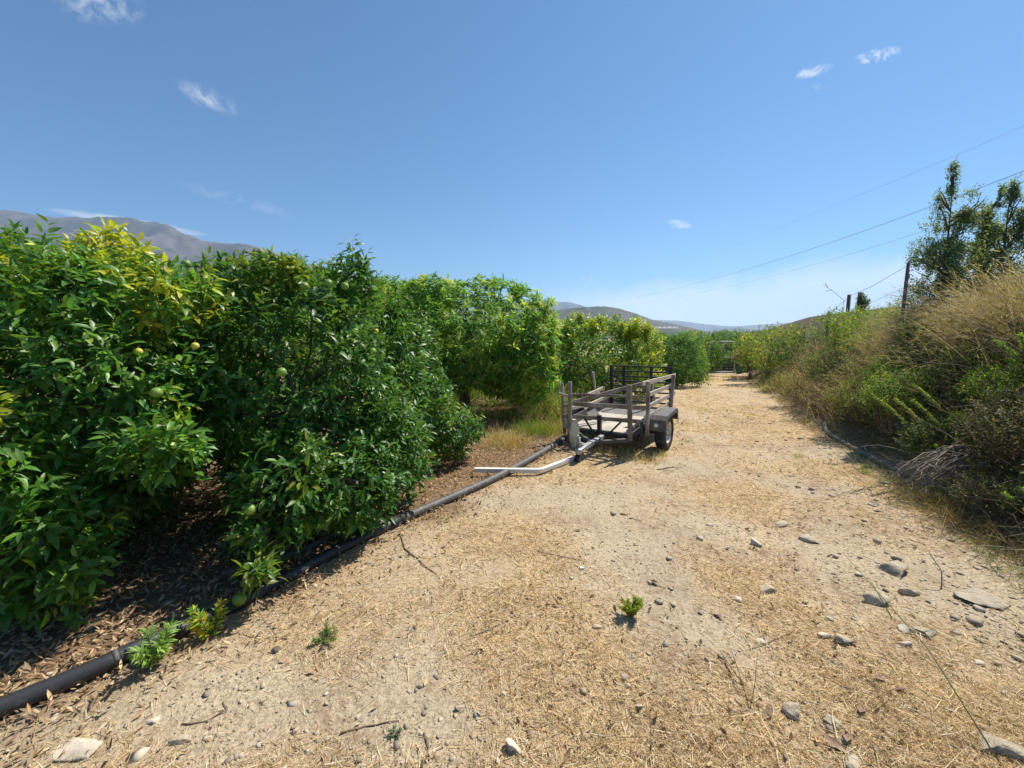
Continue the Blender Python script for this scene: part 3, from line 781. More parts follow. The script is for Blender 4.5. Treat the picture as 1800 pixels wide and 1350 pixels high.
x, y = scatter_view(330000, 1.1, 16, r)
den = straw(x, y); bs = bank_s(x, y)
keep = (r.random(len(x)) < np.clip(.04 + den * 1.05, 0, 1)) & (bs < .35) & (litter(x, y) < .7)
x, y = x[keep][:150000], y[keep][:150000]; n_ = len(x)
th_ = r.uniform(0, 6.28, n_); base = np.stack([x, y, H(x, y) + r.uniform(.0, .010, n_)], 1)
d_ = np.stack([np.cos(th_), np.sin(th_), r.normal(size=n_) * .16 + .05], 1)
L_ = r.lognormal(-3.25, .5, n_) * (1 + .05 * y); w_ = r.uniform(.0012, .0034, n_) * (.7 + y * .28)
V, F, nv = blades(base, d_, L_, r.uniform(.1, .5, n_), w_, 2, norm(np.stack([r.normal(size=n_), r.normal(size=n_), np.full(n_, -.3)], 1)))
V[:, 2] = np.maximum(V[:, 2], np.repeat(base[:, 2], nv) - .002)
o = np_mesh('straw_litter', V, F, M_LITTER, np.repeat(pick(STRAW + [(.30, .19, .10), (.62, .54, .38)], n_, r, .25), nv, 0)); o['kind'] = 'stuff'; o['label'] = 'chopped golden straw strewn over the track'

x, y = scatter_view(26000, 1.1, 9, r); keep = (bank_s(x, y) < .2) & (r.random(len(x)) < .5) & (vn(x * 1.4, y * 1.4, 0, 66) + .25 * sst(1, 3, x) > .5) & (r.random(len(x)) < straw(x, y) + .1); x, y = x[keep], y[keep]; n_ = len(x)
base = np.stack([x, y, H(x, y) + r.uniform(.001, .008, n_)], 1); th_ = r.uniform(0, 6.28, n_)
yd = np.stack([np.cos(th_), np.sin(th_), r.normal(size=n_) * .3], 1); zh = np.stack([r.normal(size=n_) * .6, r.normal(size=n_) * .6, np.ones(n_)], 1)
TC = leaf_template(1, .5, .9, -.5); V, F = leaf_mesh(base, yd, zh, r.lognormal(-4.3, .4, n_) * (1 + .1 * y), TC)
o = np_mesh('plant_crumbs', V, F, M_LITTER, np.repeat(pick([(.26, .17, .10), (.34, .22, .13), (.20, .13, .085), (.42, .29, .17), (.48, .40, .29)], n_, r), len(TC[0]), 0)); o['kind'] = 'stuff'; o['label'] = 'brown crumbs of bark and dead leaves on the track'

# upright dry stubble
x, y = scatter_view(60000, 1.3, 18, r); den = straw(x, y); keep = (r.random(len(x)) < den * .8 + .15) & (bank_s(x, y) < .3) & (litter(x, y) < .5) & (vn(x * 1.7, y * 1.7, 0, 77) > .42)
x, y = x[keep][:34000], y[keep][:34000]; n_ = len(x)
base = np.stack([x, y, H(x, y) - .005], 1); d_ = np.stack([r.normal(size=n_) * .55, r.normal(size=n_) * .55, np.ones(n_)], 1)
V, F, nv = blades(base, d_, r.uniform(.02, .075, n_) * (1 + .03 * y), r.uniform(.1, .5, n_), r.uniform(.0012, .0022, n_) * (.8 + y * .25), 2)
cc = pick(STRAW + BROWN[:2], n_, r); gm = (vn(x * .9, y * .9, 0, 91) > .64) & (r.random(n_) < .6); cc[gm] = pick(GREEN, n_, r)[gm]
o = np_mesh('dry_stubble', V, F, M_LITTER, np.repeat(cc, nv, 0)); o['kind'] = 'stuff'; o['label'] = 'short dry stubble standing on the track'

# fallen citrus leaves (stuff)
TL = leaf_template(2, .34, .9, -.6)
x = r.uniform(-5.5, 4, 90000); y = 1.2 + 9 * r.random(90000) ** 1.7
lt = litter(x, y); edge = np.exp(-((x - np.interp(y, PIPE_Y, PIPE_X)) / .45) ** 2)
keep = (r.random(len(x)) < np.clip(lt * .9 + edge * .35 + .005, 0, 1)) & (x > -1.35 * (y + .3)) & (bank_s(x, y) < .2)
x, y = x[keep][:30000], y[keep][:30000]; n_ = len(x)
base = np.stack([x, y, H(x, y) + r.uniform(.004, .035, n_)], 1); th_ = r.uniform(0, 6.28, n_)
yd = np.stack([np.cos(th_), np.sin(th_), r.normal(size=n_) * .25], 1); zh = np.stack([r.normal(size=n_) * .45, r.normal(size=n_) * .45, np.where(r.random(n_) < .6, 1., -1.)], 1)
cc = pick([(.36, .25, .145), (.48, .35, .20), (.24, .16, .10), (.58, .45, .28), (.32, .235, .15), (.40, .25, .14)], n_, r)
V, F = leaf_mesh(base, yd, zh, r.uniform(.02, .05, n_), TL)
o = np_mesh('leaf_litter', V, F, M_LITTER, np.repeat(cc, len(TL[0]), 0)); o['kind'] = 'stuff'; o['label'] = 'curled brown fallen leaves under the orange trees'


# small gravel (stuff)
def rock_mesh(r, flat=.6, sub=2, cuts=7, jag=.12):
    import bmesh
    bm = bmesh.new(); bmesh.ops.create_icosphere(bm, subdivisions=sub, radius=1.0)
    ns = rand_unit(cuts, r); ds = r.uniform(.32, .78, cuts)
    vs = np.array([v.co for v in bm.verts])
    for q, dd in zip(ns, ds):
        t_ = vs @ q; m_ = t_ > dd; vs[m_] -= (t_[m_] - dd)[:, None] * q
    q0 = r.uniform(0, 90); vs = vs * (1 + jag * (vn(vs[:, 0] * 2.5 + q0, vs[:, 1] * 2.5, vs[:, 2] * 2.5, 3) - .5) + jag * .5 * (vn(vs[:, 0] * 7 + q0, vs[:, 1] * 7, vs[:, 2] * 7, 4) - .5))[:, None]
    vs[:, 2] *= flat
    f = np.array([[v.index for v in q.verts] for q in bm.faces]); bm.free()
    return vs, f


gv = [rock_mesh(r, .5, 1, 8, .5) for _ in range(6)]
x, y = scatter_view(30000, 1.1, 9, r); bare = 1 - straw(x, y); right = sst(1.2, 3, x - .3 * y)
keep = (r.random(len(x)) < .07 + .5 * bare ** 1.5 + .30 * right) & (bank_s(x, y) < .3); x, y = x[keep][:9000], y[keep][:9000]
parts = []
for k in range(6):
    xs, ys = x[k::6], y[k::6]; m_ = len(xs); s_ = r.lognormal(-5.3, .6, m_) * (1 + .08 * ys) * (1 + .6 * sst(1.0, 2.6, xs - .25 * ys)); th_ = r.uniform(0, 6.28, m_); v, f = gv[k]
    vx = v[None, :, 0] * np.cos(th_)[:, None] - v[None, :, 1] * np.sin(th_)[:, None]; vy = v[None, :, 0] * np.sin(th_)[:, None] + v[None, :, 1] * np.cos(th_)[:, None]
    P = np.stack([xs[:, None] + vx * s_[:, None], ys[:, None] + vy * s_[:, None], H(xs, ys)[:, None] + (v[None, :, 2] + .05) * s_[:, None]], 2).reshape(-1, 3)
    parts.append((P, (f[None] + (np.arange(m_) * len(v))[:, None, None]).reshape(-1, 3), np.repeat(pick([(.40, .34, .26), (.48, .41, .31), (.30, .25, .19), (.42, .34, .24)], m_, r), len(v), 0)))
V, F, C_ = merge(parts)
M_GRAV = leafmat('gravel_stone', .9, 0, 0, .2)
o = np_mesh('gravel', V, F, M_GRAV, C_, False); o['kind'] = 'stuff'; o['label'] = 'small stones scattered on the bare patches'


# ------------------------------------------------------------------ bank vegetation
def bank_pts(n_, y0, y1, s0, s1, r, power=1.0):
    y = y0 * (y1 / y0) ** (r.random(n_) ** power); s_ = r.uniform(s0, s1, n_); x = np.interp(y, TOE_Y, TOE_X) + s_ / .86
    return x, y, s_


r = np.random.default_rng(200); parts = []
x, y, s_ = bank_pts(60000, 1.9, 20, -.2, 3.4, r)
pat = vn(x * .8, y * .8, 0, 31); n_ = len(x)
base = np.stack([x, y, H(x, y) - .02], 1); d_ = np.stack([r.normal(size=n_) * .6 - .45, r.normal(size=n_) * .6 - .25, np.full(n_, .75)], 1)
cc = pick(BROWN + BROWN + STRAW[:1] + [(.12, .095, .06), (.14, .14, .06), (.19, .18, .08)], n_, r, .3); gm = (pat > .56) & (r.random(n_) < .7); cc[gm] = pick(GREEN + YGREEN[:1], n_, r, .3)[gm] * .8
V, F, nv = blades(base, d_, r.uniform(.12, .5, n_) * (.6 + .8 * sst(0, 1.4, s_)), r.uniform(.15, .7, n_), r.uniform(.002, .0045, n_) * (.6 + y * .16), 3)
parts.append((V, F, np.repeat(cc, nv, 0)))
V, F, C_ = merge(parts); o = np_mesh('dry_scrub', V, F, M_DRY, C_); o['kind'] = 'stuff'; o['label'] = 'tangled dry grass and scrub covering the bank'
# small-leaved undergrowth of the bank (stuff)
x, y, s_ = bank_pts(42000, 2.2, 18, .1, 3.0, r); keep = vn(x * 1.3, y * 1.3, 0, 44) > .47; x, y = x[keep], y[keep]; n_ = len(x)
base = np.stack([x, y, H(x, y) + r.uniform(.02, .45, n_) * vn(x * 1.1, y * 1.1, 0, 45) * 1.7], 1)
cc = pick([(.07, .10, .03), (.10, .14, .04), (.13, .11, .06), (.18, .14, .09), (.06, .08, .03)], n_, r, .3)
V, F = leaf_mesh(base, rand_unit(n_, r) + np.array([0, 0, .3]), rand_unit(n_, r) + np.array([0, 0, .8]), r.uniform(.02, .05, n_) * (.7 + .1 * y), T1)
o = np_mesh('undergrowth', V, F, M_SOFT, np.repeat(cc, len(T1[0]), 0)); o['kind'] = 'stuff'; o['label'] = 'dull small leaved undergrowth between the bank grasses'


def hit(px, py, dmax):
    r_ = ray(px, py)
    for y_ in np.linspace(1.2, dmax * 1.35, 160):
        t_ = y_ / r_.y; x_ = r_.x * t_; z_ = EYE + r_.z * t_
        if z_ < H(x_, y_).item(): return Vector((x_, y_, z_))
    return at(px, py, dmax)


def clump(name, label, cat, px, py, d, n_, L, w, cols, lean=(-.35, -.1), bend=.5, spread=.45, seed=0, rad=.12, fuzz=0, ground=True, mt=None, group=None, segs=5, z=None, xy=None):
    r = np.random.default_rng(seed + 900); c_ = hit(px, py, d) if xy is None else Vector((xy[0], xy[1], 0)); zz = H(c_.x, c_.y).item()
    if z is not None: zz = z
    loc_ = (c_.x, c_.y, zz)
    bx = np.array([c_.x, c_.y, zz]) + np.stack([r.normal(size=n_) * rad, r.normal(size=n_) * rad, np.zeros(n_)], 1)
    if ground: bx[:, 2] = H(bx[:, 0], bx[:, 1]) - .01
    dd = norm(np.stack([r.normal(size=n_) * spread + lean[0], r.normal(size=n_) * spread + lean[1], np.full(n_, .9)], 1))
    L_ = L * r.uniform(.45, 1.1, n_); bn = bend * r.uniform(.3, 1.2, n_); cc = pick(cols, n_, r, .25)
    V, F, nv = blades(bx, dd, L_, bn, w * r.uniform(.6, 1.2, n_), segs); ps = [(V, F, np.repeat(cc, nv, 0))]
    if fuzz:
        k = r.integers(0, n_, n_ * fuzz); t_ = r.uniform(.55, 1.0, len(k))
        c0 = bx[k] + dd[k] * (L_[k] * t_)[:, None] + np.array([0, 0, -1]) * (bn[k] * L_[k] * t_ * t_)[:, None]
        tg = norm(dd[k] + np.array([0, 0, -2.0]) * (bn[k] * t_)[:, None])
        V, F, nv = blades(c0, tg + r.normal(size=(len(k), 3)) * .35, np.full(len(k), .06) * r.uniform(.5, 1.4, len(k)) * (L / .9), np.full(len(k), .2), np.full(len(k), w * .9), 1)
        ps.append((V, F, np.repeat(pick(cols, len(k), r, .25) * 1.12, nv, 0)))
    V, F, C_ = merge(ps); o = np_mesh(name, V, F, mt or M_DRY, C_, True, None, None, loc_)
    if (rad >= .2 and L < .25) or rad >= .39 or 'mat' in label.split(): name = 'grass_patch'; o.name = name; tag(o, label, None, None, 'stuff')
    else: tag(o, label, cat, group)
    return o


def shrub(name, label, cat, px, py, d, rad, n, ls, pl, seed, nleaf=8, gap=.25, mt=None, lumps=None, z=None, up=.7, tpl=None, twigs=18, rough=.22):
    r = np.random.default_rng(seed + 500); c_ = at(px, py, d); l0 = (c_.x, c_.y, H(c_.x, c_.y).item()); c_.z = max(c_.z, l0[2] + rad[2] * .45)
    o = root(name, label, cat, l0)
    L = lumps or [((c_.x, c_.y, c_.z), rad, .2)]
    if lumps is None:
        for _ in range(4):
            a_ = r.uniform(0, 6.28); L.append(((c_.x + math.cos(a_) * rad[0] * .7, c_.y + math.sin(a_) * rad[1] * .7, c_.z + r.uniform(-.2, .6) * rad[2]), tuple(q * .5 for q in rad), .3))
    ar = foliage(L, int(n * 1.7), nleaf, ls, pl, r, .13, .0, .8, up, .35, rough, gap, 1.6 / max(rad[0], .3), seed)
    build_leaves('foliage', ar, tpl or T1, mt or M_SOFT, o, l0)
    m_ = MB()
    for _ in range(twigs):
        e = Vector([r.normal() * rad[0] * .6, r.normal() * rad[1] * .6, c_.z - l0[2] + r.uniform(-.3, .8) * rad[2]])
        m_.tube([(r.normal() * .04, r.normal() * .04, -.05), e * .5 + Vector(r.normal(size=3)) * .04, e], [.008, .005, .002], 4, False)
    m_.build('stems', M_TWIG, o, True)
    return o


def ppx(px, py): return px, py


# tall plume grasses
clump('dry_grass_clump', 'feathery golden grass clump beside the tall fence post', 'grass clump', 1605, 618, 6.8, 700, 1.3, .006, PLUME, (-.25, 0), .4, .38, 1, .28, 7)
clump('dry_grass_clump', 'large golden grass clump overhanging at the right edge under the trees', 'grass clump', 1825, 620, 4.8, 800, 1.6, .006, PLUME, (-.35, -.05), .42, .36, 2, .26, 8)
clump('dry_grass_clump', 'grey brown grass clump drooping below the large golden one', 'grass clump', 1800, 690, 4.3, 900, .7, .005, BROWN + PLUME[:2], (-.7, -.2), .5, .4, 3, .25, 2)
clump('dry_grass_clump', 'golden grass clump between the tall post and the evergreen trunks', 'grass clump', 1680, 630, 6.2, 450, .85, .006, PLUME, (-.3, 0), .45, .45, 4, .3, 6)
clump('dry_grass_clump', 'pinkish dry grass clump between the two shrubs left of the fence', 'grass clump', 1425, 655, 11.5, 350, .9, .012, [(.45, .33, .2), (.42, .30, .19), (.5, .4, .25)], (-.15, 0), .3, .4, 5, .35, 2)
clump('dry_grass_clump', 'yellow green dry grass clump at the foot of the far bank', 'grass clump', 1375, 678, 11.0, 500, .6, .011, [(.40, .36, .14), (.34, .33, .12), (.46, .40, .2)], (-.3, 0), .35, .5, 6, .4, 2)
clump('dry_grass_clump', 'brownish grass clump right of the bright green shrub', 'grass clump', 1560, 640, 7.4, 500, .6, .007, BROWN + PLUME, (-.4, 0), .45, .5, 7, .35, 2)
clump('dry_grass_clump', 'wispy tan grass tuft above the leafy green spikes', 'grass clump', 1650, 670, 5.2, 350, .5, .005, BROWN + PLUME, (-.5, -.1), .5, .5, 8, .3, 2)
clump('dry_grass_clump', 'tan grass clump high on the bank in front of the rightmost evergreen', 'grass clump', 1755, 605, 5.6, 600, 1.2, .006, PLUME, (-.45, 0), .45, .42, 10, .3, 7)
clump('dry_grass_clump', 'flattened brown grass mat over the pipe right of the branch pile', 'grass clump', 1700, 915, 3.2, 900, .32, .004, BROWN + STRAW[:2], (-.5, -.3), .5, .6, 11, .22, 0)
clump('dry_grass_clump', 'dull olive grass mat below the branch pile', 'grass clump', 1630, 880, 3.6, 800, .28, .004, BROWN + YGREEN[:1], (-.5, -.3), .5, .6, 12, .2, 0)
clump('dry_grass_clump', 'dark brown grass mat in the lower right bank corner', 'grass clump', 1790, 955, 2.8, 800, .35, .004, BROWN, (-.5, -.3), .5, .6, 13, .2, 0)
clump('dry_grass_clump', 'pale feathery grass hiding the foot of the tall fence post', 'grass clump', 0, 0, 0, 800, 1.0, .006, PLUME, (-.15, 0), .35, .38, 21, .25, 7, xy=(6.5, 6.45))
clump('dry_grass_clump', 'pale feathery grass left of the tall fence post', 'grass clump', 0, 0, 0, 700, .9, .006, PLUME, (-.25, 0), .4, .42, 22, .3, 7, xy=(6.15, 6.75))
clump('dry_grass_clump', 'pale grass tips reaching highest at the right picture edge', 'grass clump', 0, 0, 0, 900, 1.35, .006, PLUME, (-.25, 0), .4, .36, 23, .3, 7, xy=(6.6, 5.1))
clump('dry_grass_clump', 'low round golden tuft in front of the gate', 'grass clump', 1298, 665, 17.5, 350, .4, .015, [(.44, .30, .15), (.5, .36, .18)], (0, 0), .5, .9, 9, .35)

YG = (A3(.14, .22, .035), A3(.22, .28, .05), A3(.38, .38, .08)); SG = (A3(.09, .17, .03), A3(.14, .24, .04), A3(.24, .30, .05)); SD = (A3(.05, .09, .03), A3(.08, .13, .04), A3(.14, .17, .06))
shrub('bush', 'bright yellow green bush right of the gate', 'bush', 1352, 612, 16.5, (1.1, .9, .85), 900, .085, YG, 1)
shrub('bush', 'small pale bush with red tips between gate and bright bush', 'bush', 1320, 622, 19, (.7, .6, .6), 350, .09, (A3(.2, .24, .08), A3(.3, .26, .12), A3(.36, .3, .14)), 2)
shrub('bush', 'dark grey green bush at the foot of the thin fence posts', 'bush', 1425, 610, 13.5, (1.0, .8, .7), 600, .07, SD, 3)
shrub('bush', 'mid green leafy bush under the two fat fence posts', 'bush', 1495, 582, 9.6, (.75, .7, .5), 900, .055, SG, 4)
shrub('bush', 'light green feathery bush left of the golden grass', 'bush', 1535, 580, 8.3, (.55, .5, .42), 900, .045, (A3(.13, .23, .03), A3(.2, .3, .04), A3(.3, .34, .06)), 5, up=1.0)
shrub('bush', 'grey twiggy bush beneath the mid green leafy bush', 'bush', 1480, 640, 8.6, (.7, .6, .45), 600, .045, SD, 6, twigs=70)
shrub('bush', 'dense green bush below the tall fence post', 'bush', 1590, 660, 5.9, (.42, .4, .28), 900, .035, (A3(.06, .13, .02), A3(.10, .19, .03), A3(.14, .22, .04)), 7)
shrub('bush', 'dark dull bush behind the leafy green spikes', 'bush', 1700, 690, 4.7, (.55, .45, .40), 1100, .035, (A3(.05, .07, .03), A3(.08, .10, .04), A3(.16, .14, .08)), 8, twigs=90)
shrub('bush', 'green bush in front of the evergreen trunks', 'bush', 1660, 610, 5.8, (.5, .4, .32), 800, .04, SD, 9, twigs=40)
shrub('bush', 'dark brambly bush low at the right edge', 'bush', 1800, 760, 3.45, (.42, .35, .38), 800, .032, (A3(.045, .06, .025), A3(.07, .085, .035), A3(.14, .12, .07)), 10, twigs=110)
shrub('bush', 'yellow green scrubby bush by the path before the brown bush', 'bush', 1410, 680, 9.6, (.6, .5, .34), 600, .04, (A3(.14, .16, .05), A3(.2, .2, .07), A3(.28, .24, .1)), 11, twigs=60)
shrub('bush', 'brown dried bush at the bank foot above the grey pipe end', 'bush', 1450, 705, 7.6, (.6, .5, .34), 500, .035, (A3(.16, .12, .07), A3(.13, .13, .05), A3(.22, .17, .1)), 12, twigs=110)
shrub('bush', 'olive green bush with reddish stems behind the short grass tuft', 'bush', 1530, 700, 6.1, (.55, .4, .3), 800, .034, (A3(.10, .13, .04), A3(.17, .12, .06), A3(.2, .22, .07)), 13, twigs=80)
shrub('bush', 'weedy grey green bush trailing over the pipe at lower right', 'bush', 1770, 870, 3.2, (.36, .28, .16), 500, .028, (A3(.09, .11, .045), A3(.14, .15, .06), A3(.2, .17, .09)), 14, twigs=80)


for i, (px_, py_, d_s, rr, pl_, lb_) in enumerate(((1600, 650, 6.0, .42, SG, 'mid green bush just below the feathery post grass'), (1655, 655, 5.4, .38, SD, 'dull olive bush above the leafy spikes'), (1745, 660, 4.6, .42, SD, 'dark olive bush under the large golden grass'),
                                                   (1640, 610, 6.6, .45, SG, 'green bush on the crest left of the evergreens'), (1705, 630, 5.6, .4, SD, 'grey green bush on the crest below the evergreen trunks'), (1575, 690, 5.2, .34, SG, 'green bush right above the grey pipe end'),
                                                   (1790, 700, 4.0, .36, SG, 'green bush beside the single shoot at right'), (1540, 640, 7.6, .5, SG, 'rounded green bush left of the post grass'))):
    shrub('bush', lb_, 'bush', px_, py_, d_s, (rr, rr, rr * .85), 700, .036, pl_, 400 + i, gap=.22, twigs=40, rough=.3, up=.9)
shrub('bush', 'dark green bush filling the space between the gate and the citrus tree left of it', 'bush', 1232, 625, 23, (1.2, .9, 1.1), 700, .12, PD, 481, gap=.1)
shrub('bush', 'dark leafy bush directly behind the wire mesh of the gate', 'bush', 1272, 625, 27, (1.9, .8, 1.15), 900, .13, PD, 482, gap=.05)
shrub('bush', 'dark bush behind the bright yellow green bush right of the gate', 'bush', 1365, 618, 20, (1.6, .9, 1.1), 800, .11, PD, 483, gap=.1)
shrub('bush', 'weedy green undergrowth right of the mango trunk', 'bush', 858, 690, 9.6, (.8, .6, .38), 900, .055, SG, 484, gap=.15, up=1.1)
shrub('bush', 'tall green weeds between mango tree and yellowing citrus', 'bush', 945, 690, 9.2, (.6, .5, .42), 900, .05, SG, 485, gap=.15, up=1.1)
shrub('bush', 'low leafy growth in the shade left of the mango trunk', 'bush', 770, 690, 10.5, (1.1, .7, .5), 900, .07, PG, 486, gap=.1)
shrub('bush', 'shaded leafy bush far behind the mango trunk', 'bush', 870, 665, 13.5, (2.0, 1.0, .75), 1100, .09, PG, 487, gap=.05)
shrub('bush', 'yellow green weeds standing by the trailer left wheel', 'bush', 985, 715, 7.6, (.3, .3, .26), 420, .035, YG, 488, gap=.2, up=1.2)
shrub('bush', 'dark green bush closing the track at the right gate post', 'bush', 1322, 622, 22, (1.0, .8, .9), 500, .12, PD, 480, gap=.1)
r = np.random.default_rng(611)
for i in range(26):
    y_ = float(2.9 * (12 / 2.9) ** r.random()); s__ = float(r.uniform(.35, 1.9)); x_ = float(np.interp(y_, TOE_Y, TOE_X) + s__ / .86); rr = float(r.uniform(.16, .34) * (.8 + y_ * .07)); d3 = Vector((x_, y_, H(x_, y_).item() + rr * .5)) - Vector((0, 0, EYE))
    f_ = d3.y * math.cos(PITCH) - d3.z * math.sin(PITCH); px_ = 900 + FOC * d3.x / f_; py_ = 675 - FOC * (d3.y * math.sin(PITCH) + d3.z * math.cos(PITCH)) / f_
    o = shrub('bush', 'one of the low grey green scrub bushes crowding the bank slope', 'bush', px_, py_, y_, (rr, rr, rr * .8), 330, .028 + .003 * y_, SD if i % 3 else SG, 200 + i, gap=.2, twigs=26, rough=.3, up=.9)
    o['group'] = 'low scrub bushes on the bank slope'
    o['label'] = ('large ' if rr > .33 else 'small ') + ('dull olive' if i % 3 else 'mid green') + ' scrub bush ' + ('at the foot' if s__ < .8 else 'on the middle' if s__ < 1.35 else 'near the crest') + ' of the bank ' + next(w_ for lim, w_ in ((3.3, 'by the lower right corner'), (4.0, 'beside the branch pile'), (5.0, 'beside the leafy spikes'), (6.4, 'near the grey pipe end'), (8, 'below the tall fence post'), (10, 'below the fat fence posts'), (99, 'at its far end')) if y_ < lim)
# bleached dead twigs tangled over the bank (stuff)
x, y, s_ = bank_pts(7500, 2.3, 14, .0, 2.6, r); n_ = len(x); base = np.stack([x, y, H(x, y) + r.uniform(0, .35, n_) * sst(0, .8, s_)], 1)
V, F, nv = blades(base, rand_unit(n_, r) * np.array([1, 1, .45]) + np.array([-.2, -.1, .12]), r.uniform(.15, .6, n_), r.uniform(.1, .5, n_), r.uniform(.004, .009, n_) * (.6 + y * .12), 4, norm(rand_unit(n_, r) - np.array([0, 0, .8])))
o = np_mesh('dead_twigs', V, F, M_LITTER, np.repeat(pick([(.34, .29, .23), (.24, .19, .145), (.44, .39, .31), (.16, .12, .09)], n_, r), nv, 0)); o['kind'] = 'stuff'; o['label'] = 'bleached dead twigs tangled over the bank'


# leafy spikes: stems clothed with small upward leaves
def spikes(name, label, cat, stems, pl, seed, ls=.045, dens=46, group=None):
    r = np.random.default_rng(seed + 70); b0 = Vector(stems[0][0]); l0 = (b0.x, b0.y, b0.z); o = root(name, label, cat, l0, group)
    for st in stems:
        pts = [Vector(q) for q in st]; m_ = MB()
        n_ = max(3, int(dens)); ts = np.linspace(.12, 1, n_)
        def bz(t_): a_, b_, c__ = pts; return a_ * (1 - t_) ** 2 + b_ * 2 * t_ * (1 - t_) + c__ * t_ * t_
        path = [bz(t_) for t_ in np.linspace(0, 1, 8)]
        m_.tube([q - b0 for q in path], [.005 * (1.1 - i / 8) for i in range(8)], 5); m_.build('stem', M_TWIG, o, True)
        P = np.array([bz(t_) for t_ in ts]); T = norm(np.array([bz(min(1, t_ + .02)) - bz(t_ - .02) for t_ in ts]))
        reps = 4; P = np.repeat(P, reps, 0); T = np.repeat(T, reps, 0); q = rand_unit(len(P), r); q = norm(q - (q * T).sum(1)[:, None] * T)
        y = norm(T * .8 + q * .9); sz = ls * r.uniform(.6, 1.2, len(P)); cc = pick(pl, len(P), r, .2)
        build_leaves('foliage', (P, y, norm(T * -.3 + np.array([0, 0, 1]) + r.normal(size=y.shape) * .2), sz, cc), TM, M_SOFT, o, l0)
    return o


def st(px0, py0, d0, px1, py1, d1, arch=.15):
    a_ = at(px0, py0, d0); b_ = at(px1, py1, d1); a_ = Vector((a_.x, a_.y, a_.z)); m_ = a_.lerp(b_, .5) + Vector((0, 0, arch * .3)); return (a_, m_, b_)


spikes('leafy_weed', 'cluster of four leafy green spikes leaning left on the dark bank', 'weed', [st(1672, 772, 4.3, 1603, 702, 4.0), st(1660, 765, 4.3, 1568, 735, 4.1) if False else st(1600, 752, 4.4, 1538, 698, 4.3), st(1625, 750, 4.3, 1574, 702, 4.2), st(1664, 732, 4.4, 1606, 676, 4.2)], [(.13, .22, .04), (.18, .26, .05), (.24, .28, .07)], 1, .03, 60)
spikes('leafy_weed', 'bright yellow green seedling with three shoots above the branch pile', 'weed', [st(1722, 832, 3.6, 1719, 792, 3.55), st(1716, 834, 3.6, 1702, 808, 3.55), st(1728, 834, 3.6, 1744, 808, 3.6)], [(.22, .36, .05), (.30, .40, .05), (.4, .34, .06)], 2, .026, 22)
spikes('leafy_weed', 'green leafy sprig at right edge below the golden grass', 'weed', [st(1800, 640, 4.0, 1752, 600, 3.9), st(1810, 660, 4.0, 1770, 632, 3.9), st(1800, 625, 4.0, 1795, 590, 3.9)], [(.13, .25, .04), (.2, .32, .05)], 3, .04, 40)
spikes('leafy_weed', 'single green shoot in the dark scrub near the right edge', 'weed', [st(1775, 722, 3.9, 1757, 682, 3.8)], [(.12, .24, .04), (.16, .28, .05)], 4, .035, 26)
spikes('leafy_weed', 'bright green weed low on the bank at the right edge', 'weed', [st(1800, 905, 3.0, 1766, 868, 2.95), st(1806, 900, 3.0, 1796, 858, 2.95)], [(.16, .30, .04), (.22, .36, .05)], 5, .032, 26)
spikes('leafy_weed', 'small green shoot left of the single shoot, by the pile', 'weed', [st(1655, 800, 3.9, 1644, 782, 3.85), st(1657, 800, 3.9, 1660, 786, 3.85)], [(.16, .28, .04), (.24, .3, .05)], 6, .022, 14)
spikes('leafy_weed', 'green shoots rising over the grey twiggy bush', 'weed', [st(1500, 690, 7.0, 1492, 640, 6.9), st(1462, 690, 8.0, 1456, 662, 7.9), st(1475, 740, 6.6, 1478, 700, 6.5)], [(.15, .26, .05), (.24, .3, .08)], 7, .05, 30)
spikes('leafy_weed', 'pale green shoot poking up between tan grass and evergreen', 'weed', [st(1672, 660, 5.0, 1668, 612, 4.9), st(1690, 640, 5.0, 1700, 605, 4.9)], [(.15, .26, .05), (.24, .3, .08)], 8, .04, 26)

# weeds by the pipe and on the track
def gpt(px, py):
    d_ = ray(px, py); t_ = -EYE / d_.z
    x_, y_ = d_.x * t_, d_.y * t_
    for _ in range(4):
        z_ = H(x_, y_).item(); t_ = (z_ - EYE) / d_.z; x_, y_ = d_.x * t_, d_.y * t_
    return Vector((x_, y_, z_))


def ground_weed(label, px, py, hgt_, n_, spread, pl, seed, ls=.04, dens=16, name='leafy_weed'):
    r = np.random.default_rng(seed + 40); b0 = gpt(px, py); ss = []
    for _ in range(n_):
        a_ = r.uniform(0, 6.28); e = b0 + Vector((math.cos(a_) * spread * r.uniform(.3, 1), math.sin(a_) * spread * r.uniform(.3, 1), hgt_ * r.uniform(.65, 1)))
        ss.append((b0, b0.lerp(e, .5) + Vector((0, 0, hgt_ * .15)), e))
    return spikes(name, label, 'weed', ss, pl, seed, ls, dens)


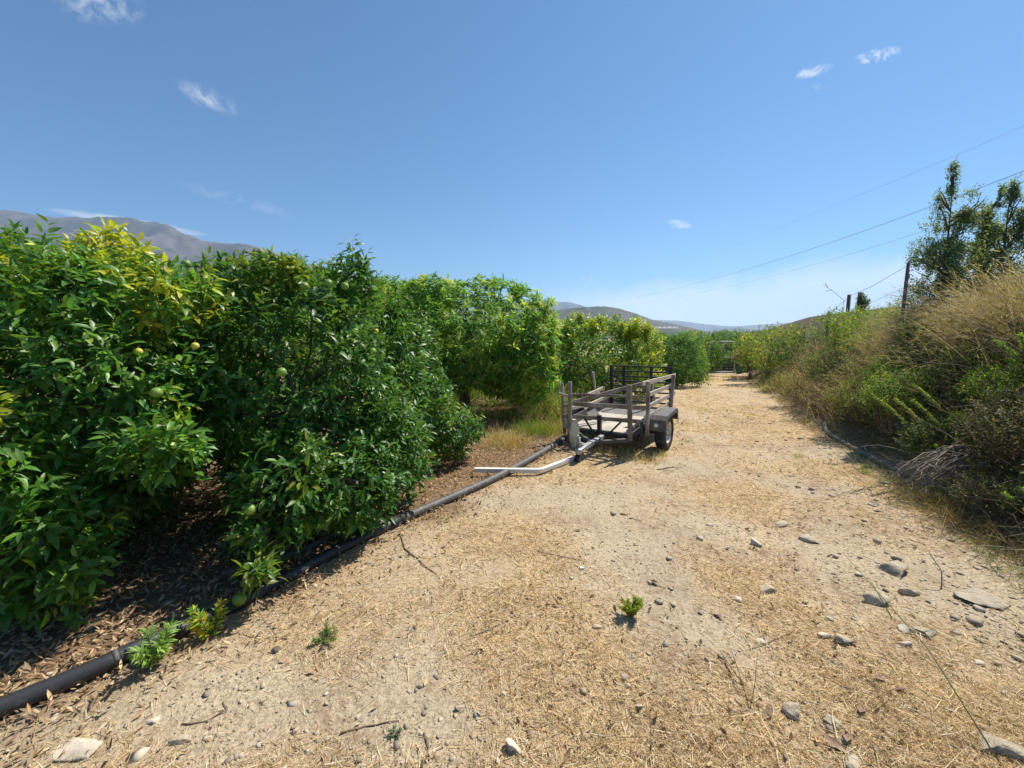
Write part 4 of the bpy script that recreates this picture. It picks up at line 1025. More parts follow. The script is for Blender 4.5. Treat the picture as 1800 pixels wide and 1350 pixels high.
ground_weed('pale green broad leaved weed against the front of the black pipe', 272, 1172, .17, 7, .10, [(.22, .38, .09), (.28, .42, .12)], 11, .05, 12)
ground_weed('green weed with yellowing base in front of the pipe', 372, 1125, .19, 7, .09, [(.17, .34, .05), (.30, .38, .05), (.5, .42, .05)], 12, .045, 14)
ground_weed('dense round bright green seedling alone on the track', 1110, 1084, .10, 26, .07, [(.22, .30, .03), (.30, .36, .04), (.16, .24, .02)], 13, .018, 22, 'seedling')
ground_weed('flat grey green weed on the bare earth near the pipe', 568, 1128, .05, 9, .10, [(.16, .24, .08), (.22, .28, .1)], 14, .022, 14)
ground_weed('tiny blue green weed near the bottom of the track', 695, 1292, .02, 8, .035, [(.12, .2, .12)], 15, .012, 8)
for i, (px, py, hh_, n_, lb) in enumerate(((1520, 832, .14, 130, 'green grass tuft beside the grey pipe on the right'), (1402, 805, .09, 80, 'small round green tuft alone on the track'), (1209, 778, .11, 90, 'green tuft right of the trailer wheel'),
                                           (1197, 745, .10, 150, 'wide low green grass patch behind the trailer wheel'), (1240, 722, .10, 130, 'low grass patch farther behind the wheel'), (1415, 745, .09, 100, 'yellowish green tuft at the bank foot'), (1325, 730, .08, 60, 'faint green tuft in the middle of the track'))):
    b0 = gpt(px, py); clump('grass_tuft', lb, 'grass tuft', px, py, b0.y, n_, hh_, .0035 * (1 if b0.y < 6 else 1.8), YGREEN + [(.34, .36, .12)], (0, 0), .35, .5, 30 + i, .05 if i not in (3, 4) else .22, segs=3)
for i, (px, py, hh_, n_, rd, cl, lb) in enumerate(((938, 762, .42, 700, .19, GREEN + YGREEN, 'bright green grass tuft left of the trailer'), (890, 782, .45, 700, .18, STRAW[:4] + YGREEN[:1], 'tall yellow dry tuft at the edge of the tree shade'), (975, 760, .45, 600, .2, YGREEN + STRAW[:2], 'yellow green grass beside the trailer front post'),
                                                   (800, 915, .10, 160, .16, YGREEN + STRAW, 'flattened olive grass patch in front of the pipe'), (1135, 808, .18, 420, .12, STRAW + YGREEN[:1], 'pale dry tuft in front of the trailer'), (1085, 800, .26, 600, .2, BROWN + STRAW[:2] + GREEN[:1], 'dark dry tuft in the shade under the trailer'),
                                                   (1160, 800, .17, 160, .06, GREEN + STRAW[:2], 'grass blades curling over the trailer tyre'), (700, 845, .12, 120, .12, YGREEN + STRAW[:2], 'short grass under the right skirt of the orange tree'), (850, 735, .4, 900, .4, YGREEN + STRAW[:2], 'grass growing under the mango canopy'),
                                                   (960, 735, .6, 900, .35, GREEN + STRAW[:1], 'tall green grass behind the tuft left of the trailer'), (1200, 668, .5, 900, .8, YGREEN + STRAW[:2], 'tall yellowish grass behind the rear right of the trailer'), (1345, 885, .05, 60, .06, BROWN[:3], 'low reddish brown dried tuft in the middle of the track'),
                                                   (1380, 990, .06, 50, .05, BROWN[:3], 'dark dried tuft near the pale stones'), (1335, 860, .04, 50, .05, BROWN[:3], 'dried purple brown tuft beyond the low one'), (1440, 1210, .08, 60, .1, STRAW, 'thin straw tuft near the brown dead leaves'))):
    b0 = gpt(px, py); clump('grass_tuft', lb, 'grass tuft', px, py, b0.y, n_, hh_, .003 * max(1, b0.y / 3.5), cl, (-.05, 0), .4, .45, 60 + i, rd, 0, segs=3)


# thin tall stems on the track
def stem_thing(label, paths, col_m, rad=.0022, name='dry_stalk', cat='dry stalk', leaves=None):
    b0 = paths[0][0]; m_ = MB()
    for p in paths: m_.tube([Vector(q) - b0 for q in p], [rad * (1 - .5 * i / len(p)) for i in range(len(p))], 5)
    o = m_.build(name, col_m, None, True, tuple(b0)); tag(o, label, cat); return o


M_GST = mat('green_stem', (.25, .28, .10), .7)
b0 = gpt(1760, 1345); tp = b0 + Vector((-.02, .75, .42)); stem_thing('long thin green stem leaning over the stones at lower right', [[b0, b0.lerp(tp, .4) + Vector((0.02, 0, .05)), b0.lerp(tp, .75) + Vector((.0, 0, .03)), tp], [b0.lerp(tp, .6), b0.lerp(tp, .6) + Vector((-.02, .1, .12))]], M_GST, .003)
b0 = gpt(1318, 1250); stem_thing('forked wiry dry stem standing left of the brown leaves', [[b0, b0 + Vector((-.02, .03, .1)), b0 + Vector((-.05, .08, .22))], [b0, b0 + Vector((.04, .04, .1)), b0 + Vector((.08, .1, .2))], [b0 + Vector((-.02, .03, .1)), b0 + Vector((-.09, .1, .2))]], M_TWIG, .0018)
b0 = gpt(488, 1120); stem_thing('thin straight twig sticking up from the edge of the pipe', [[b0, b0 + Vector((-.1, .04, .08)), b0 + Vector((-.17, .1, .13))]], M_GREYTWIG, .003)
b0 = gpt(1485, 1005) ; stem_thing('pale dry stalk leaning near the flat slate stones', [[gpt(1655, 1035), gpt(1655, 1035) + Vector((.02, .03, .1)), gpt(1655, 1035) + Vector((-.02, .08, .2))]], M_GREYTWIG, .004)

# sticks lying on the ground
for i, (pp, rd, mm, lb) in enumerate((([(703, 940), (712, 965), (745, 995), (773, 1014)], .009, M_TWIG, 'curved brown stick near the pipe'), ([(1262, 1155), (1275, 1165), (1286, 1190)], .011, M_BARK, 'short dark stick on the bare patch'),
                                      ([(945, 970), (985, 978), (1032, 988)], .006, M_TWIG, 'thin dark twig ahead of the crumpled foil'), ([(320, 1275), (365, 1268), (400, 1250), (392, 1235)], .006, M_TWIG, 'bent twig on the bare earth at lower left'),
                                      ([(600, 1290), (640, 1278), (700, 1268)], .007, M_TWIG, 'long thin stick near the bottom of the track'), ([(1145, 1318), (1143, 1270)], .004, M_TWIG, 'thin upright looking twig at bottom middle'),
                                      ([(825, 1120), (865, 1105), (900, 1088)], .006, M_GREYTWIG, 'pale straw stalk in the middle of the track'), ([(1137, 1023), (1155, 1030), (1172, 1034)], .005, M_BARK, 'small dark twig above the seedling'),
                                      ([(1200, 1255), (1170, 1235), (1135, 1188)], .003, M_TWIG, 'fine curved twig below the seedling'), ([(1155, 826), (1180, 822), (1200, 823)], .008, M_BARK, 'dark twig right of the trailer shadow'), ([(740, 1350), (755, 1320), (745, 1290)], .008, M_TWIG, 'brown curved twig at the bottom edge'),
                                      ([(1395, 1110), (1355, 1128), (1310, 1145)], .004, M_TWIG, 'long fine twig beside the rolled brown leaf'), ([(1500, 860), (1450, 880), (1410, 876)], .004, M_GREYTWIG, 'pale thin twig reaching from the bank foot'))):
    rd *= .62; pts = [gpt(*q) + Vector((0, 0, rd * 1.1)) for q in pp]; b0 = pts[0].copy()
    m_ = MB(); dense = []
    for a_, b_ in zip(pts[:-1], pts[1:]):
        for t_ in (0, .33, .66): q = a_.lerp(b_, t_); dense.append(q + Vector((rng.normal() * rd * .5, rng.normal() * rd * .5, abs(rng.normal()) * rd * .3)))
    dense.append(pts[-1]); nn_ = len(dense)
    m_.tube([q - b0 for q in dense], [rd * (1 - .6 * k / nn_) for k in range(nn_)], 6)
    tag(m_.build('stick', mm, None, True, tuple(b0)), lb, 'stick')

# stones
ST = [(903, 1308, 38, 34, .8, M_STONEP, 'big pale block stone at the bottom of the track'), (1560, 990, 62, 34, .35, M_SLATE, 'large layered slate slab at the right of the track'), (1542, 1052, 34, 28, .8, M_STONE, 'rounded grey stone below the slate slab'),
      (1598, 1034, 26, 28, .7, M_STONE, 'tilted grey stone right of the rounded one'), (1728, 1045, 70, 28, .25, M_SLATE, 'wide flat stone near the right edge'), (1586, 1098, 32, 24, .4, M_STONEP, 'pale flat stone amid the rubble'),
      (1329, 950, 20, 22, .9, M_STONEP, 'pinkish upright block stone among the dry tufts'), (1424, 946, 38, 16, .3, M_STONE, 'flat grey stone right of the pinkish block'), (1368, 918, 28, 12, .3, M_STONE, 'flat half buried stone above the pinkish block'),
      (1594, 1128, 20, 14, .6, M_STONEP, 'small smooth egg shaped pale stone'), (1392, 1244, 34, 26, .6, M_STONE, 'angular light stone beside the brown curled leaves'), (1470, 1265, 30, 20, .5, M_SLATE, 'grey stone under the brown curled leaves'),
      (1752, 1302, 66, 44, .45, M_SLATE, 'large slate stone in the lower right corner'), (1049, 1098, 18, 15, .7, M_STONE, 'small grey stone left of the seedling'), (1106, 1144, 19, 22, .3, M_SLATE, 'thin oval slate below the seedling'),
      (809, 1240, 20, 24, .5, M_STONE, 'split grey stone left of the big pale block'), (884, 1218, 16, 13, .6, M_STONEP, 'small white stone above the big pale block'), (740, 1202, 13, 20, .7, M_STONE, 'dark small stone on the bare patch edge'),
      (1293, 1050, 22, 10, .4, M_STONEP, 'thin pale stone right of the seedling'), (1350, 1036, 36, 9, .4, M_STONE, 'long narrow stone beyond the thin pale one'), (1535, 886, 26, 8, .3, M_SLATE, 'flat slate at the bank foot'),
      (1025, 1232, 14, 9, .4, M_STONE, 'tiny round grey stone low in the middle'), (1122, 1240, 14, 10, .5, M_STONE, 'tiny grey stone below the oval slate'), (270, 1262, 26, 20, .3, M_STONEP, 'pale half buried stone on the bare earth at lower left'),
      (320, 1296, 30, 16, .5, M_STONE, 'low stone with a dark edge at lower left'), (140, 1308, 70, 26, .18, M_STONEP, 'broad pale earth stone in the lower left corner'), (1480, 1122, 34, 15, .4, M_STONE, 'flat grey stone left of the rubble'),
      (1450, 1115, 24, 12, .4, M_STONEP, 'pale chip left of the flat grey stone'), (1625, 1105, 44, 24, .3, M_SLATE, 'half buried stone right of the pale flat one'), (1716, 1160, 16, 18, .4, M_STONEP, 'white chip on the stony ground at right'),
      (938, 1082, 12, 10, .6, M_STONEP, 'small cream pebble left of the small grey stone'), (1500, 1345, 40, 16, .4, M_STONE, 'dull stone at the bottom edge right of middle'), (1338, 1125, 16, 10, .6, M_STONEP, 'pale pebble beside yellow petals'), (485, 1140, 13, 13, .8, M_BARK, 'dark dried round fruit like lump by the twig')]
r = np.random.default_rng(300)
for i, (px, py, wp, hp, fl, mm, lb) in enumerate(ST):
    c_ = gpt(px, py + hp * .3); sc = wp / FOC * (c_ - Vector((0, 0, EYE))).length * .55 / (1 + .25 * abs(px - 900) / 900)
    v, f = rock_mesh(r, fl, 3 if wp > 18 else 2, 12 if mm is not M_BARK else 2, .34)
    th_ = r.uniform(-.4, .4); R_ = np.array([[math.cos(th_), -math.sin(th_), 0], [math.sin(th_), math.cos(th_), 0], [0, 0, 1]])
    if mm is M_SLATE: v[:, 2] = v[:, 2] * .8 + .10 * fl * np.floor(v[:, 2] * 3 / fl) / 3
    v = v * np.array([1, .72, 1]); tl = r.uniform(-.15, .2); v = v @ R_.T; v[:, 2] += v[:, 0] * tl
    o = np_mesh('stone', v * sc + np.array(c_) + np.array([0, 0, sc * fl * .10]), f, mm, None, False, None, None, tuple(c_)); tag(o, lb, 'stone')

# dead leaves, foil, blue scrap
TB = leaf_template(3, .42, .5, -.22)
for i, (px, py, sz, lb) in enumerate(((1262, 1085, .085, 'rolled reddish brown leaf on the bare patch'), (1545, 1195, .12, 'reddish brown curled leaf heap, farthest piece'), (1585, 1215, .12, 'curled brown leaf with pale edge near the heap'), (1515, 1252, .13, 'cupped grey brown leaf above the grey stone'),
                                      (1490, 1300, .17, 'largest folded brown leaf at lower right'), (1350, 1258, .13, 'long flat brown leaf left of the angular stone'), (1468, 1312, .12, 'flat brown leaf under the largest folded one'), (1400, 975, .07, 'brown leaf near the flat grey stone'),
                                      (1465, 1135, .07, 'brown curled leaf before the pale chip'), (1115, 958, .06, 'brown leaf on the straw beyond the seedling'), (780, 963, .07, 'red brown leaf beside the olive grass patch'), (1395, 985, .08, 'dark wrinkled leaf below the flat grey stone'),
                                      (1436, 1302, .07, 'orange tan triangular leaf scrap by the largest leaf'), (520, 1075, .08, 'tan leaf lying in front of the pipe'), (700, 1120, .07, 'pale brown leaf on the straw left of middle'), (560, 1175, .08, 'golden bract on the bare earth edge'))):
    c_ = gpt(px, py); a_ = rng.uniform(0, 6.28); y = A3(math.cos(a_), math.sin(a_), .02)[None]; zh = A3(rng.normal() * .15, rng.normal() * .15, 1)[None]
    sz *= float(rng.uniform(.45, .75)); P, F = leaf_mesh(np.array(c_)[None] + np.array([[0, 0, sz * .06]]), y, zh, np.array([sz]), TB)
    P = P - np.array([math.cos(a_), math.sin(a_), 0]) * sz / 2
    tag(np_mesh('dead_leaf', P, F, M_BROWNLEAF if i not in (12, 13, 14, 15) else mat('tan_dead_leaf', (.45, .28, .13), .8), None, True, None, None, tuple(c_)), lb, 'dead leaf')
for (px, py, sz, mm, lb, nm, ct) in ((1020, 1001, .03, M_FOIL, 'crumpled white foil scrap by a thin twig', 'foil_scrap', 'litter'), (1279, 966, .022, M_BLUE, 'pale blue crumpled scrap on the track', 'plastic_scrap', 'litter'), (809, 946, .014, M_FOIL, 'small white scrap beyond the curved stick', 'foil_scrap', 'litter')):
    c_ = gpt(px, py); v, f = rock_mesh(r, .45, 2, 14, .5); tag(np_mesh(nm, v * sz * (1, .6, 1) + np.array(c_) + np.array([0, 0, sz * .3]), f, mm, None, False, None, None, tuple(c_)), lb, ct)
myl = mat('yellow_petal', (.75, .62, .05), .7)
for (px, py, lb) in ((1345, 1110, 'yellow petals beside the pale pebble'), (1397, 1212, 'lone yellow petal above the angular stone'), (475, 1178, 'yellow petal on the bare earth below the weed')):
    c_ = gpt(px, py); v, f = rock_mesh(r, .3, 1, 4, .2); tag(np_mesh('petal', v * .009 + np.array(c_) + np.array([0, 0, .006]), f, myl, None, False, None, None, tuple(c_)), lb, 'petal')

# dead branch pile on the bank foot
bp = root('branch_pile', 'heap of bleached dead branches lying at the bank foot', 'branch pile', tuple(gpt(1620, 850)))
r = np.random.default_rng(410); b0 = Vector(bp.location)
for k in range(46):
    tip = at(1560 + r.uniform(0, 90), 830 + r.uniform(-15, 62), 3.75 + r.uniform(-.25, .3)); rt = at(1700 + r.normal() * 30, 800 + r.normal() * 14, 3.75 + r.normal() * .12)
    tip.z = max(tip.z, H(tip.x, tip.y).item() + .015); rt.z = max(rt.z, H(rt.x, rt.y).item() + .02)
    m1 = rt.lerp(tip, .35) + Vector((0, 0, .06 + r.normal() * .02)); m2 = rt.lerp(tip, .7) + Vector((r.normal() * .03, r.normal() * .03, .03))
    m_ = MB(); q = .0045 * r.uniform(.6, 1.5); m_.tube([a_ - b0 for a_ in (rt, m1, m2, tip)], [q, q * .85, q * .6, q * .3], 5)
    for _ in range(3):
        s_ = m1.lerp(tip, r.uniform(0, .8)); e = s_ + (tip - rt).normalized() * r.uniform(.06, .16) + Vector(r.normal(size=3)) * .04; m_.tube([s_ - b0, e - b0], [q * .4, q * .15], 4)
    m_.build('branch', M_GREYTWIG, bp, True)
for k, (a_, b_, c_, lb) in enumerate((((1790, 620, 3.9), (1640, 560, 4.4), .12, 'long bleached stalk arching left under the golden grass'), ((1800, 730, 3.6), (1672, 716, 3.9), .05, 'thin pale twig crossing the dark scrub'), ((1800, 700, 3.6), (1760, 688, 3.7), .03, 'white twig at right edge near the single shoot'),
                                     ((1610, 800, 4.2), (1510, 785, 4.4), .05, 'bare twig lying over the grey pipe'), ((1800, 950, 2.8), (1770, 900, 2.9), .05, 'dry stalk rising at the right edge'), ((1740, 655, 4.3), (1580, 650, 5.0), .1, 'long dry stem sweeping across the bank'), ((1790, 660, 4.1), (1720, 690, 4.2), .08, 'curved brown twig in the dark scrub'))):
    p0 = at(*a_); p1 = at(*b_); p0.z = max(p0.z, H(p0.x, p0.y).item()); p1.z = max(p1.z, H(p1.x, p1.y).item() + .03)
    stem_thing(lb, [[p0, p0.lerp(p1, .33) + Vector((0, 0, c_ * .8)), p0.lerp(p1, .66) + Vector((0, 0, c_)), p1]], M_GREYTWIG, .004, 'dry_stalk', 'dry stalk')


# ------------------------------------------------------------------ pipes and rail
def smooth_path(P, k=8):
    P = [Vector(p) for p in P]; Q = [P[0] * 2 - P[1]] + P + [P[-1] * 2 - P[-2]]; out = []
    for i in range(1, len(Q) - 2):
        a_, b_, c_, d_ = Q[i - 1:i + 3]
        for t_ in np.linspace(0, 1, k, endpoint=False): out.append(.5 * ((2 * b_) + (c_ - a_) * t_ + (2 * a_ - 5 * b_ + 4 * c_ - d_) * t_ ** 2 + (3 * b_ - a_ - 3 * c_ + d_) * t_ ** 3))
    out.append(P[-1]); return out


def onground(P, h_): return [Vector((p[0], p[1], H(p[0], p[1]).item() + h_)) for p in P]


pr = root('irrigation_pipe', 'black plastic irrigation pipe running along the foot of the orange trees', 'pipe', (-1.37, 2.65, 0))
pp = smooth_path(onground(list(zip(PIPE_X, PIPE_Y)), .036), 10); off = Vector(pr.location)
cut = min(range(len(pp)), key=lambda i: (pp[i] - Vector((-.97, 3.23, .03))).length)
MB().tube([p - off for p in pp[:cut + 1]], .041, 20).build('pipe_section', M_PIPE, pr, True)
o = MB().tube([p - off for p in pp[cut:]], .040, 20).build('pipe_section', M_PIPED, pr, True); o['label'] = 'dusty grey farther pipe section'
MB().tube([p - off for p in pp[cut - 1:cut + 1]], .047, 20).build('coupling', M_BLACK, pr, True)
q = pp[18]; MB().tube([p - off for p in pp[17:19]], .0425, 20).build('pipe_band', M_PIPED, pr, True)
P2 = smooth_path(onground([(-1.95, 2.5), (-1.75, 2.65), (-1.55, 2.85), (-1.3, 3.25), (-.95, 3.75)], .004), 8)
tag(MB().tube([p - P2[0] for p in P2], .024, 12).build('irrigation_hose', M_PIPEG, None, True, tuple(P2[0])), 'thin grey hose lying in the tree shade behind the black pipe', 'hose')
gp = root('irrigation_pipe', 'grey dusty pipe along the foot of the right bank', 'pipe', (4.43, 4.54, 0))
P3 = smooth_path(onground([(3.0, 1.2), (3.55, 2.3), (3.95, 2.98), (4.25, 3.75), (4.45, 4.5), (4.74, 5.3), (5.2, 6.4), (5.6, 7.0)], .02), 8); off = Vector(gp.location)
MB().tube([p - off for p in P3[:30]], .033, 16).build('pipe_section', M_PIPED, gp, True); MB().tube([p - off for p in P3[29:]], .034, 16).build('pipe_section', M_PIPEG, gp, True)
rl = root('metal_rail', 'bent white metal rail lying across the black pipe up to the trailer hitch', 'rail', (.33, 4.5, 0))
a_ = Vector((-.43, 4.43, H(-.43, 4.43).item() + .10)); b_ = Vector((.33, 4.5, H(.33, 4.5).item() + .07)); c_ = Vector((.80, 5.0, H(.8, 5).item() + .05)); off = Vector(rl.location)
MB().beam(a_ - off, b_ - off, .05, .006).build('rail_flange', M_RAILW, rl); MB().beam(b_ - off, c_ - off, .05, .006).build('rail_flange', M_RAILW, rl)
dn = Vector((0, 0, -.02)); sd_ = Vector((0, -.026, 0))
MB().beam(a_ - off + dn + sd_, b_ - off + dn + sd_, .005, .045).build('rail_web', M_RAILW, rl); MB().beam(b_ - off + dn + Vector((.017, -.021, 0)), c_ - off + dn + Vector((.017, -.021, 0)), .005, .045).build('rail_web', M_RAILW, rl)

# ------------------------------------------------------------------ trailer
yaw, pit, rol = .613, .058, .015
d_ = Vector((math.sin(yaw) * math.cos(pit), math.cos(yaw) * math.cos(pit), math.sin(pit))); r0 = Vector((math.cos(yaw), -math.sin(yaw), 0)); u0 = r0.cross(d_)
r_ = r0 * math.cos(rol) + u0 * math.sin(rol); u_ = r_.cross(d_)
TR = root('cargo_trailer', 'small old black steel trailer with weathered wooden rails beside the track', 'trailer', (1.573, 5.922, 0))
TR.rotation_euler = Matrix((r_, d_, u_)).transposed().to_euler()
TR.location.z = H(1.573, 5.922).item() * .5 - .002


wr = np.random.default_rng(9)


def wood(name, p, q, w, h, m=None, up=(0, 0, 1), lb=None):
    p = Vector(p) + Vector(wr.normal(size=3)) * .004; q = Vector(q) + Vector(wr.normal(size=3)) * .006
    o = MB().beam(p, q, w, h, up, .004).build(name, m or M_WOOD, TR)
    if lb: o['label'] = lb
    return o


MB().box((-.10, .34, .292), (.82, 1.585, .022), None, 0).build('deck_panel', M_DECK, TR)
MB().box((.40, .34, .288), (.17, 1.585, .018)).build('deck_edge', M_DARKST, TR)
# chassis
for (p, q) in (((-.5, -.455, .25), (.5, -.455, .25)), ((-.5, 1.12, .25), (.5, 1.12, .25)), ((-.5, .0, .235), (.5, .0, .235))): MB().beam(p, q, .05, .05).build('cross_beam', M_BLACK, TR)
for x_ in (-.5, .5): MB().beam((x_, -.48, .252), (x_, 1.15, .252), .045, .06).build('side_beam', M_BLACK, TR)
MB().beam((0, -.43, .215), (0, -1.10, .235), .06, .06, bev=.006).build('drawbar', M_GALV, TR)
for s_ in (-1, 1):
    MB().beam((s_ * .42, -.47, .225), (s_ * .03, -.82, .228), .045, .045).build('drawbar_brace', M_DARKST, TR)
cp = MB().beam((0, -1.08, .245), (0, -1.27, .235), .075, .06, bev=.012).build('coupling', M_GALV, TR)
MB().lathe([(.001, .034), (.022, .032), (.036, .015), (.038, -.03), (.03, -.035)], (0, -1.255, .235), (0, 0, 1), 16).build('coupling_head', M_GALV, cp, True)
MB().beam((0, -1.10, .29), (0, -1.22, .34), .03, .015, bev=.004).build('coupling_handle', M_RAILW, cp)
jw = MB().tube([(-.05, -1.14, .14), (-.05, -1.14, .38)], .021, 12).build('jockey_stand', M_GALV, TR, True)
MB().beam((-.05, -1.10, .25), (-.05, -1.18, .25), .06, .05).build('clamp', M_DARKST, jw)
MB().tube([(-.05, -1.14, .38), (-.05, -1.14, .405), (-.05, -1.20, .41)], .008, 8).build('crank', M_GALV, jw, True)
jt = MB().lathe([(.04, -.026), (.078, -.024), (.088, -.01), (.088, .01), (.078, .024), (.04, .026)], (-.05, -1.17, .084), (1, 0, 0), 22).build('jockey_wheel', M_RUBBER, TR, True)
MB().lathe([(.001, -.024), (.036, -.023), (.042, -.018), (.042, .018), (.036, .023), (.001, .024)], (-.05, -1.17, .078), (1, 0, 0), 16).build('rim', M_GALV, jt, True)
for s_ in (-1, 1): MB().beam((-.05 + s_ * .03, -1.17, .075), (-.05 + s_ * .028, -1.14, .16), .006, .03).build('fork', M_GALV, jw)
# wheels, axle, fenders
MB().beam((-.62, 0, .235), (.62, 0, .235), .045, .045).build('axle', M_BLACK, TR)
for s_ in (-1, 1):
    c0 = (.72 if s_ > 0 else -.63, 0, .25)
    tw = MB().lathe([(.155, -.062), (.19, -.072), (.225, -.073), (.243, -.062), (.250, -.04), (.251, 0), (.250, .04), (.243, .062), (.225, .073), (.19, .072), (.155, .062)], c0, (s_, 0, 0), 40).build('wheel', M_RUBBER, TR, True)
    MB().lathe([(.158, -.055), (.15, -.05), (.135, .0), (.15, .052), (.160, .058), (.150, .060), (.138, .035), (.12, .018), (.085, .028), (.062, .040), (.045, .034), (.03, .048), (.001, .05)], c0, (s_, 0, 0), 36).build('rim', M_RIM, tw, True)
    for k in range(4):
        a_ = k * math.pi / 2 + .4; MB().tube([(c0[0] + s_ * .025, math.cos(a_) * .052, .25 + math.sin(a_) * .052), (c0[0] + s_ * .048, math.cos(a_) * .052, .25 + math.sin(a_) * .052)], .009, 8).build('wheel_nut', M_BLACK, tw, True)
    tr_ = MB()
    for k in range(36):
        a_ = k * 2 * math.pi / 36
        for off_ in (-.03, .03): tr_.box((c0[0] + off_, math.cos(a_ + off_) * .2495, .25 + math.sin(a_ + off_) * .2495), (.038, .024, .008), Matrix.Rotation(a_ + off_ + math.pi / 2, 3, 'X'))
    tr_.build('tread', M_RUBBER, tw)
    if s_ < 0: continue
    # angular mudguard: front face, bevel, top, rear
    pf = [(-.35, .355), (-.335, .50), (-.27, .55), (.27, .55), (.335, .50), (.35, .37)]; m_ = MB(); x0, x1 = s_ * .625, s_ * .825
    for (v_, w_) in pf: m_.v += [(x0, v_, w_), (x1, v_, w_), (x0, v_ * .985, w_ - .006), (x1, v_ * .985, w_ - .006)]
    for i in range(5): a_ = 4 * i; b_ = a_ + 4; m_.f += [[a_, a_ + 1, b_ + 1, b_], [a_ + 2, b_ + 2, b_ + 3, a_ + 3], [a_, b_, b_ + 2, a_ + 2], [a_ + 1, a_ + 3, b_ + 3, b_ + 1]]
    m_.f += [[0, 2, 3, 1], [20, 21, 23, 22]]
    fd = m_.build('mudguard', M_DARKST, TR)
    sk = MB(); X_ = x1 + s_ * .002; sk.v = [(X_, v_, w_) for v_, w_ in pf] + [(X_, v_ * .82, w_ - .05) for v_, w_ in pf]
    for i in range(5): sk.f.append([i, i + 1, i + 7, i + 6])
    sk.build('mudguard_skirt', M_DARKST, fd)
    rfx = MB().lathe([(.001, .012), (.022, .011), (.028, .004), (.029, 0)], (s_ * .70, -.347, .43), (0, -1, .1), 18).build('reflector', M_REFL, fd, True)
# flared ribbed right side, corner post
for k in range(5):
    t_ = k / 4; x_ = .30 + .25 * t_; z_ = .305 + .165 * t_
    MB().box((x_ + .012, .34, z_), (.034, 1.58, .012), None, 0).build('side_rib', M_GALV if k % 2 == 0 else M_DARKST, TR)
    if k < 4: MB().box((x_ + .03, .34, z_ + .018), (.006, 1.57, .034)).build('side_web', M_DARKST, TR)
MB().beam((.545, -.46, .20), (.545, -.46, .49), .03, .03).build('corner_post', M_BLACK, TR)
MB().beam((-.545, -.46, .20), (-.545, -.46, .49), .03, .03).build('corner_post', M_BLACK, TR)
MB().box((-.52, .34, .37), (.015, 1.56, .15)).build('side_panel', M_DARKST, TR)
MB().box((-.42, .15, .36), (.14, .34, .012), Matrix.Rotation(.9, 3, 'Y')).build('loose_sheet', M_DARKST, TR)
# front: steel centre post and braces
MB().beam((-.05, -.475, .22), (-.05, -.475, .52), .055, .045).build('front_post', M_BLACK, TR)
MB().beam((-.285, -.468, .455), (-.155, -.468, .27), .025, .02, (0, 1, 0)).build('front_brace', M_BLACK, TR); MB().beam((.26, -.468, .455), (.10, -.468, .28), .025, .02, (0, 1, 0)).build('front_brace', M_BLACK, TR)
# wooden front posts and planks
wood('post', (-.518, -.485, .20), (-.50, -.485, .98), .055, .035, None, (0, 1, 0)); wood('post', (.404, -.51, .23), (.403, -.51, .98), .06, .035, None, (0, 1, 0))
wood('post', (-.645, -.42, .16), (-.668, -.40, .93), .04, .035, None, (0, 1, 0)); wood('post', (.60, -.40, .285), (.605, -.372, 1.008), .042, .05, None, (0, 1, 0))
wood('post', (.62, .77, .42), (.62, .92, .93), .045, .05, None, (0, 1, 0))
wood('plank', (-.47, -.455, .468), (.56, -.455, .485), .02, .055); wood('plank', (-.47, -.452, .645), (.61, -.452, .672), .02, .06); wood('plank', (-.48, -.452, .79), (.52, -.452, .815), .018, .035)
for (f_, b_) in (((-.53, 1.015), (1.17, .895)), ((-.38, .825), (1.15, .745)), ((-.42, .675), (1.13, .61)), ((-.42, .528), (1.04, .468))): wood('side_rail', (.575, f_[0], f_[1]), (.578, b_[0], b_[1]), .022, .06, M_WOODP)
wood('post', (.44, .30, .55), (.36, .24, .88), .07, .02, None, (0, 1, 0)); wood('post', (.49, .35, .56), (.46, .30, .90), .03, .03, M_WOODP, (0, 1, 0))
wood('plank', (-.54, -.30, .64), (.2, .75, .80), .02, .06, None, (0, 0, 1), 'plank fallen slantwise across the trailer'); wood('side_rail', (-.55, .25, .64), (-.55, .90, .66), .03, .055, M_WOODP); wood('side_rail', (-.50, .18, .505), (-.50, .84, .50), .03, .05, M_WOODP)
wood('side_rail', (-.57, -.4, .55), (-.54, .2, .50), .02, .05, M_WOODP); wood('plank', (-.40, -.32, .62), (-.12, .1, .56), .05, .02, M_WOODP); wood('post', (-.6, .70, .40), (-.60, .60, .97), .035, .03, M_WOODP, (0, 1, 0))
wood('plank', (-.70, -.50, .80), (-.53, -.44, .74), .02, .04, M_WOODP); wood('plank', (-.64, -.43, .60), (-.52, -.45, .60), .02, .05); wood('plank', (-.66, -.45, .44), (-.50, -.46, .44), .02, .06)
wood('block', (-.62, -.45, .32), (-.50, -.45, .32), .06, .10, M_WOODP)
# ramp / grille at the rear
gt = MB().beam((-.50, 1.165, .30), (-.50, 1.165, 1.02), .055, .05).build('rear_grille', M_BLACK, TR)
for x_, w_ in ((-.27, .04), (.20, .04), (.52, .05)): MB().beam((x_, 1.165, .30), (x_, 1.165, 1.02), w_, .04, (0, 1, 0)).build('upright', M_BLACK, gt)
for k in range(9): MB().beam((-.53, 1.13, .32 + k * .0875), (.55, 1.13, .32 + k * .0875), .022, .024).build('bar', M_BLACK, gt)
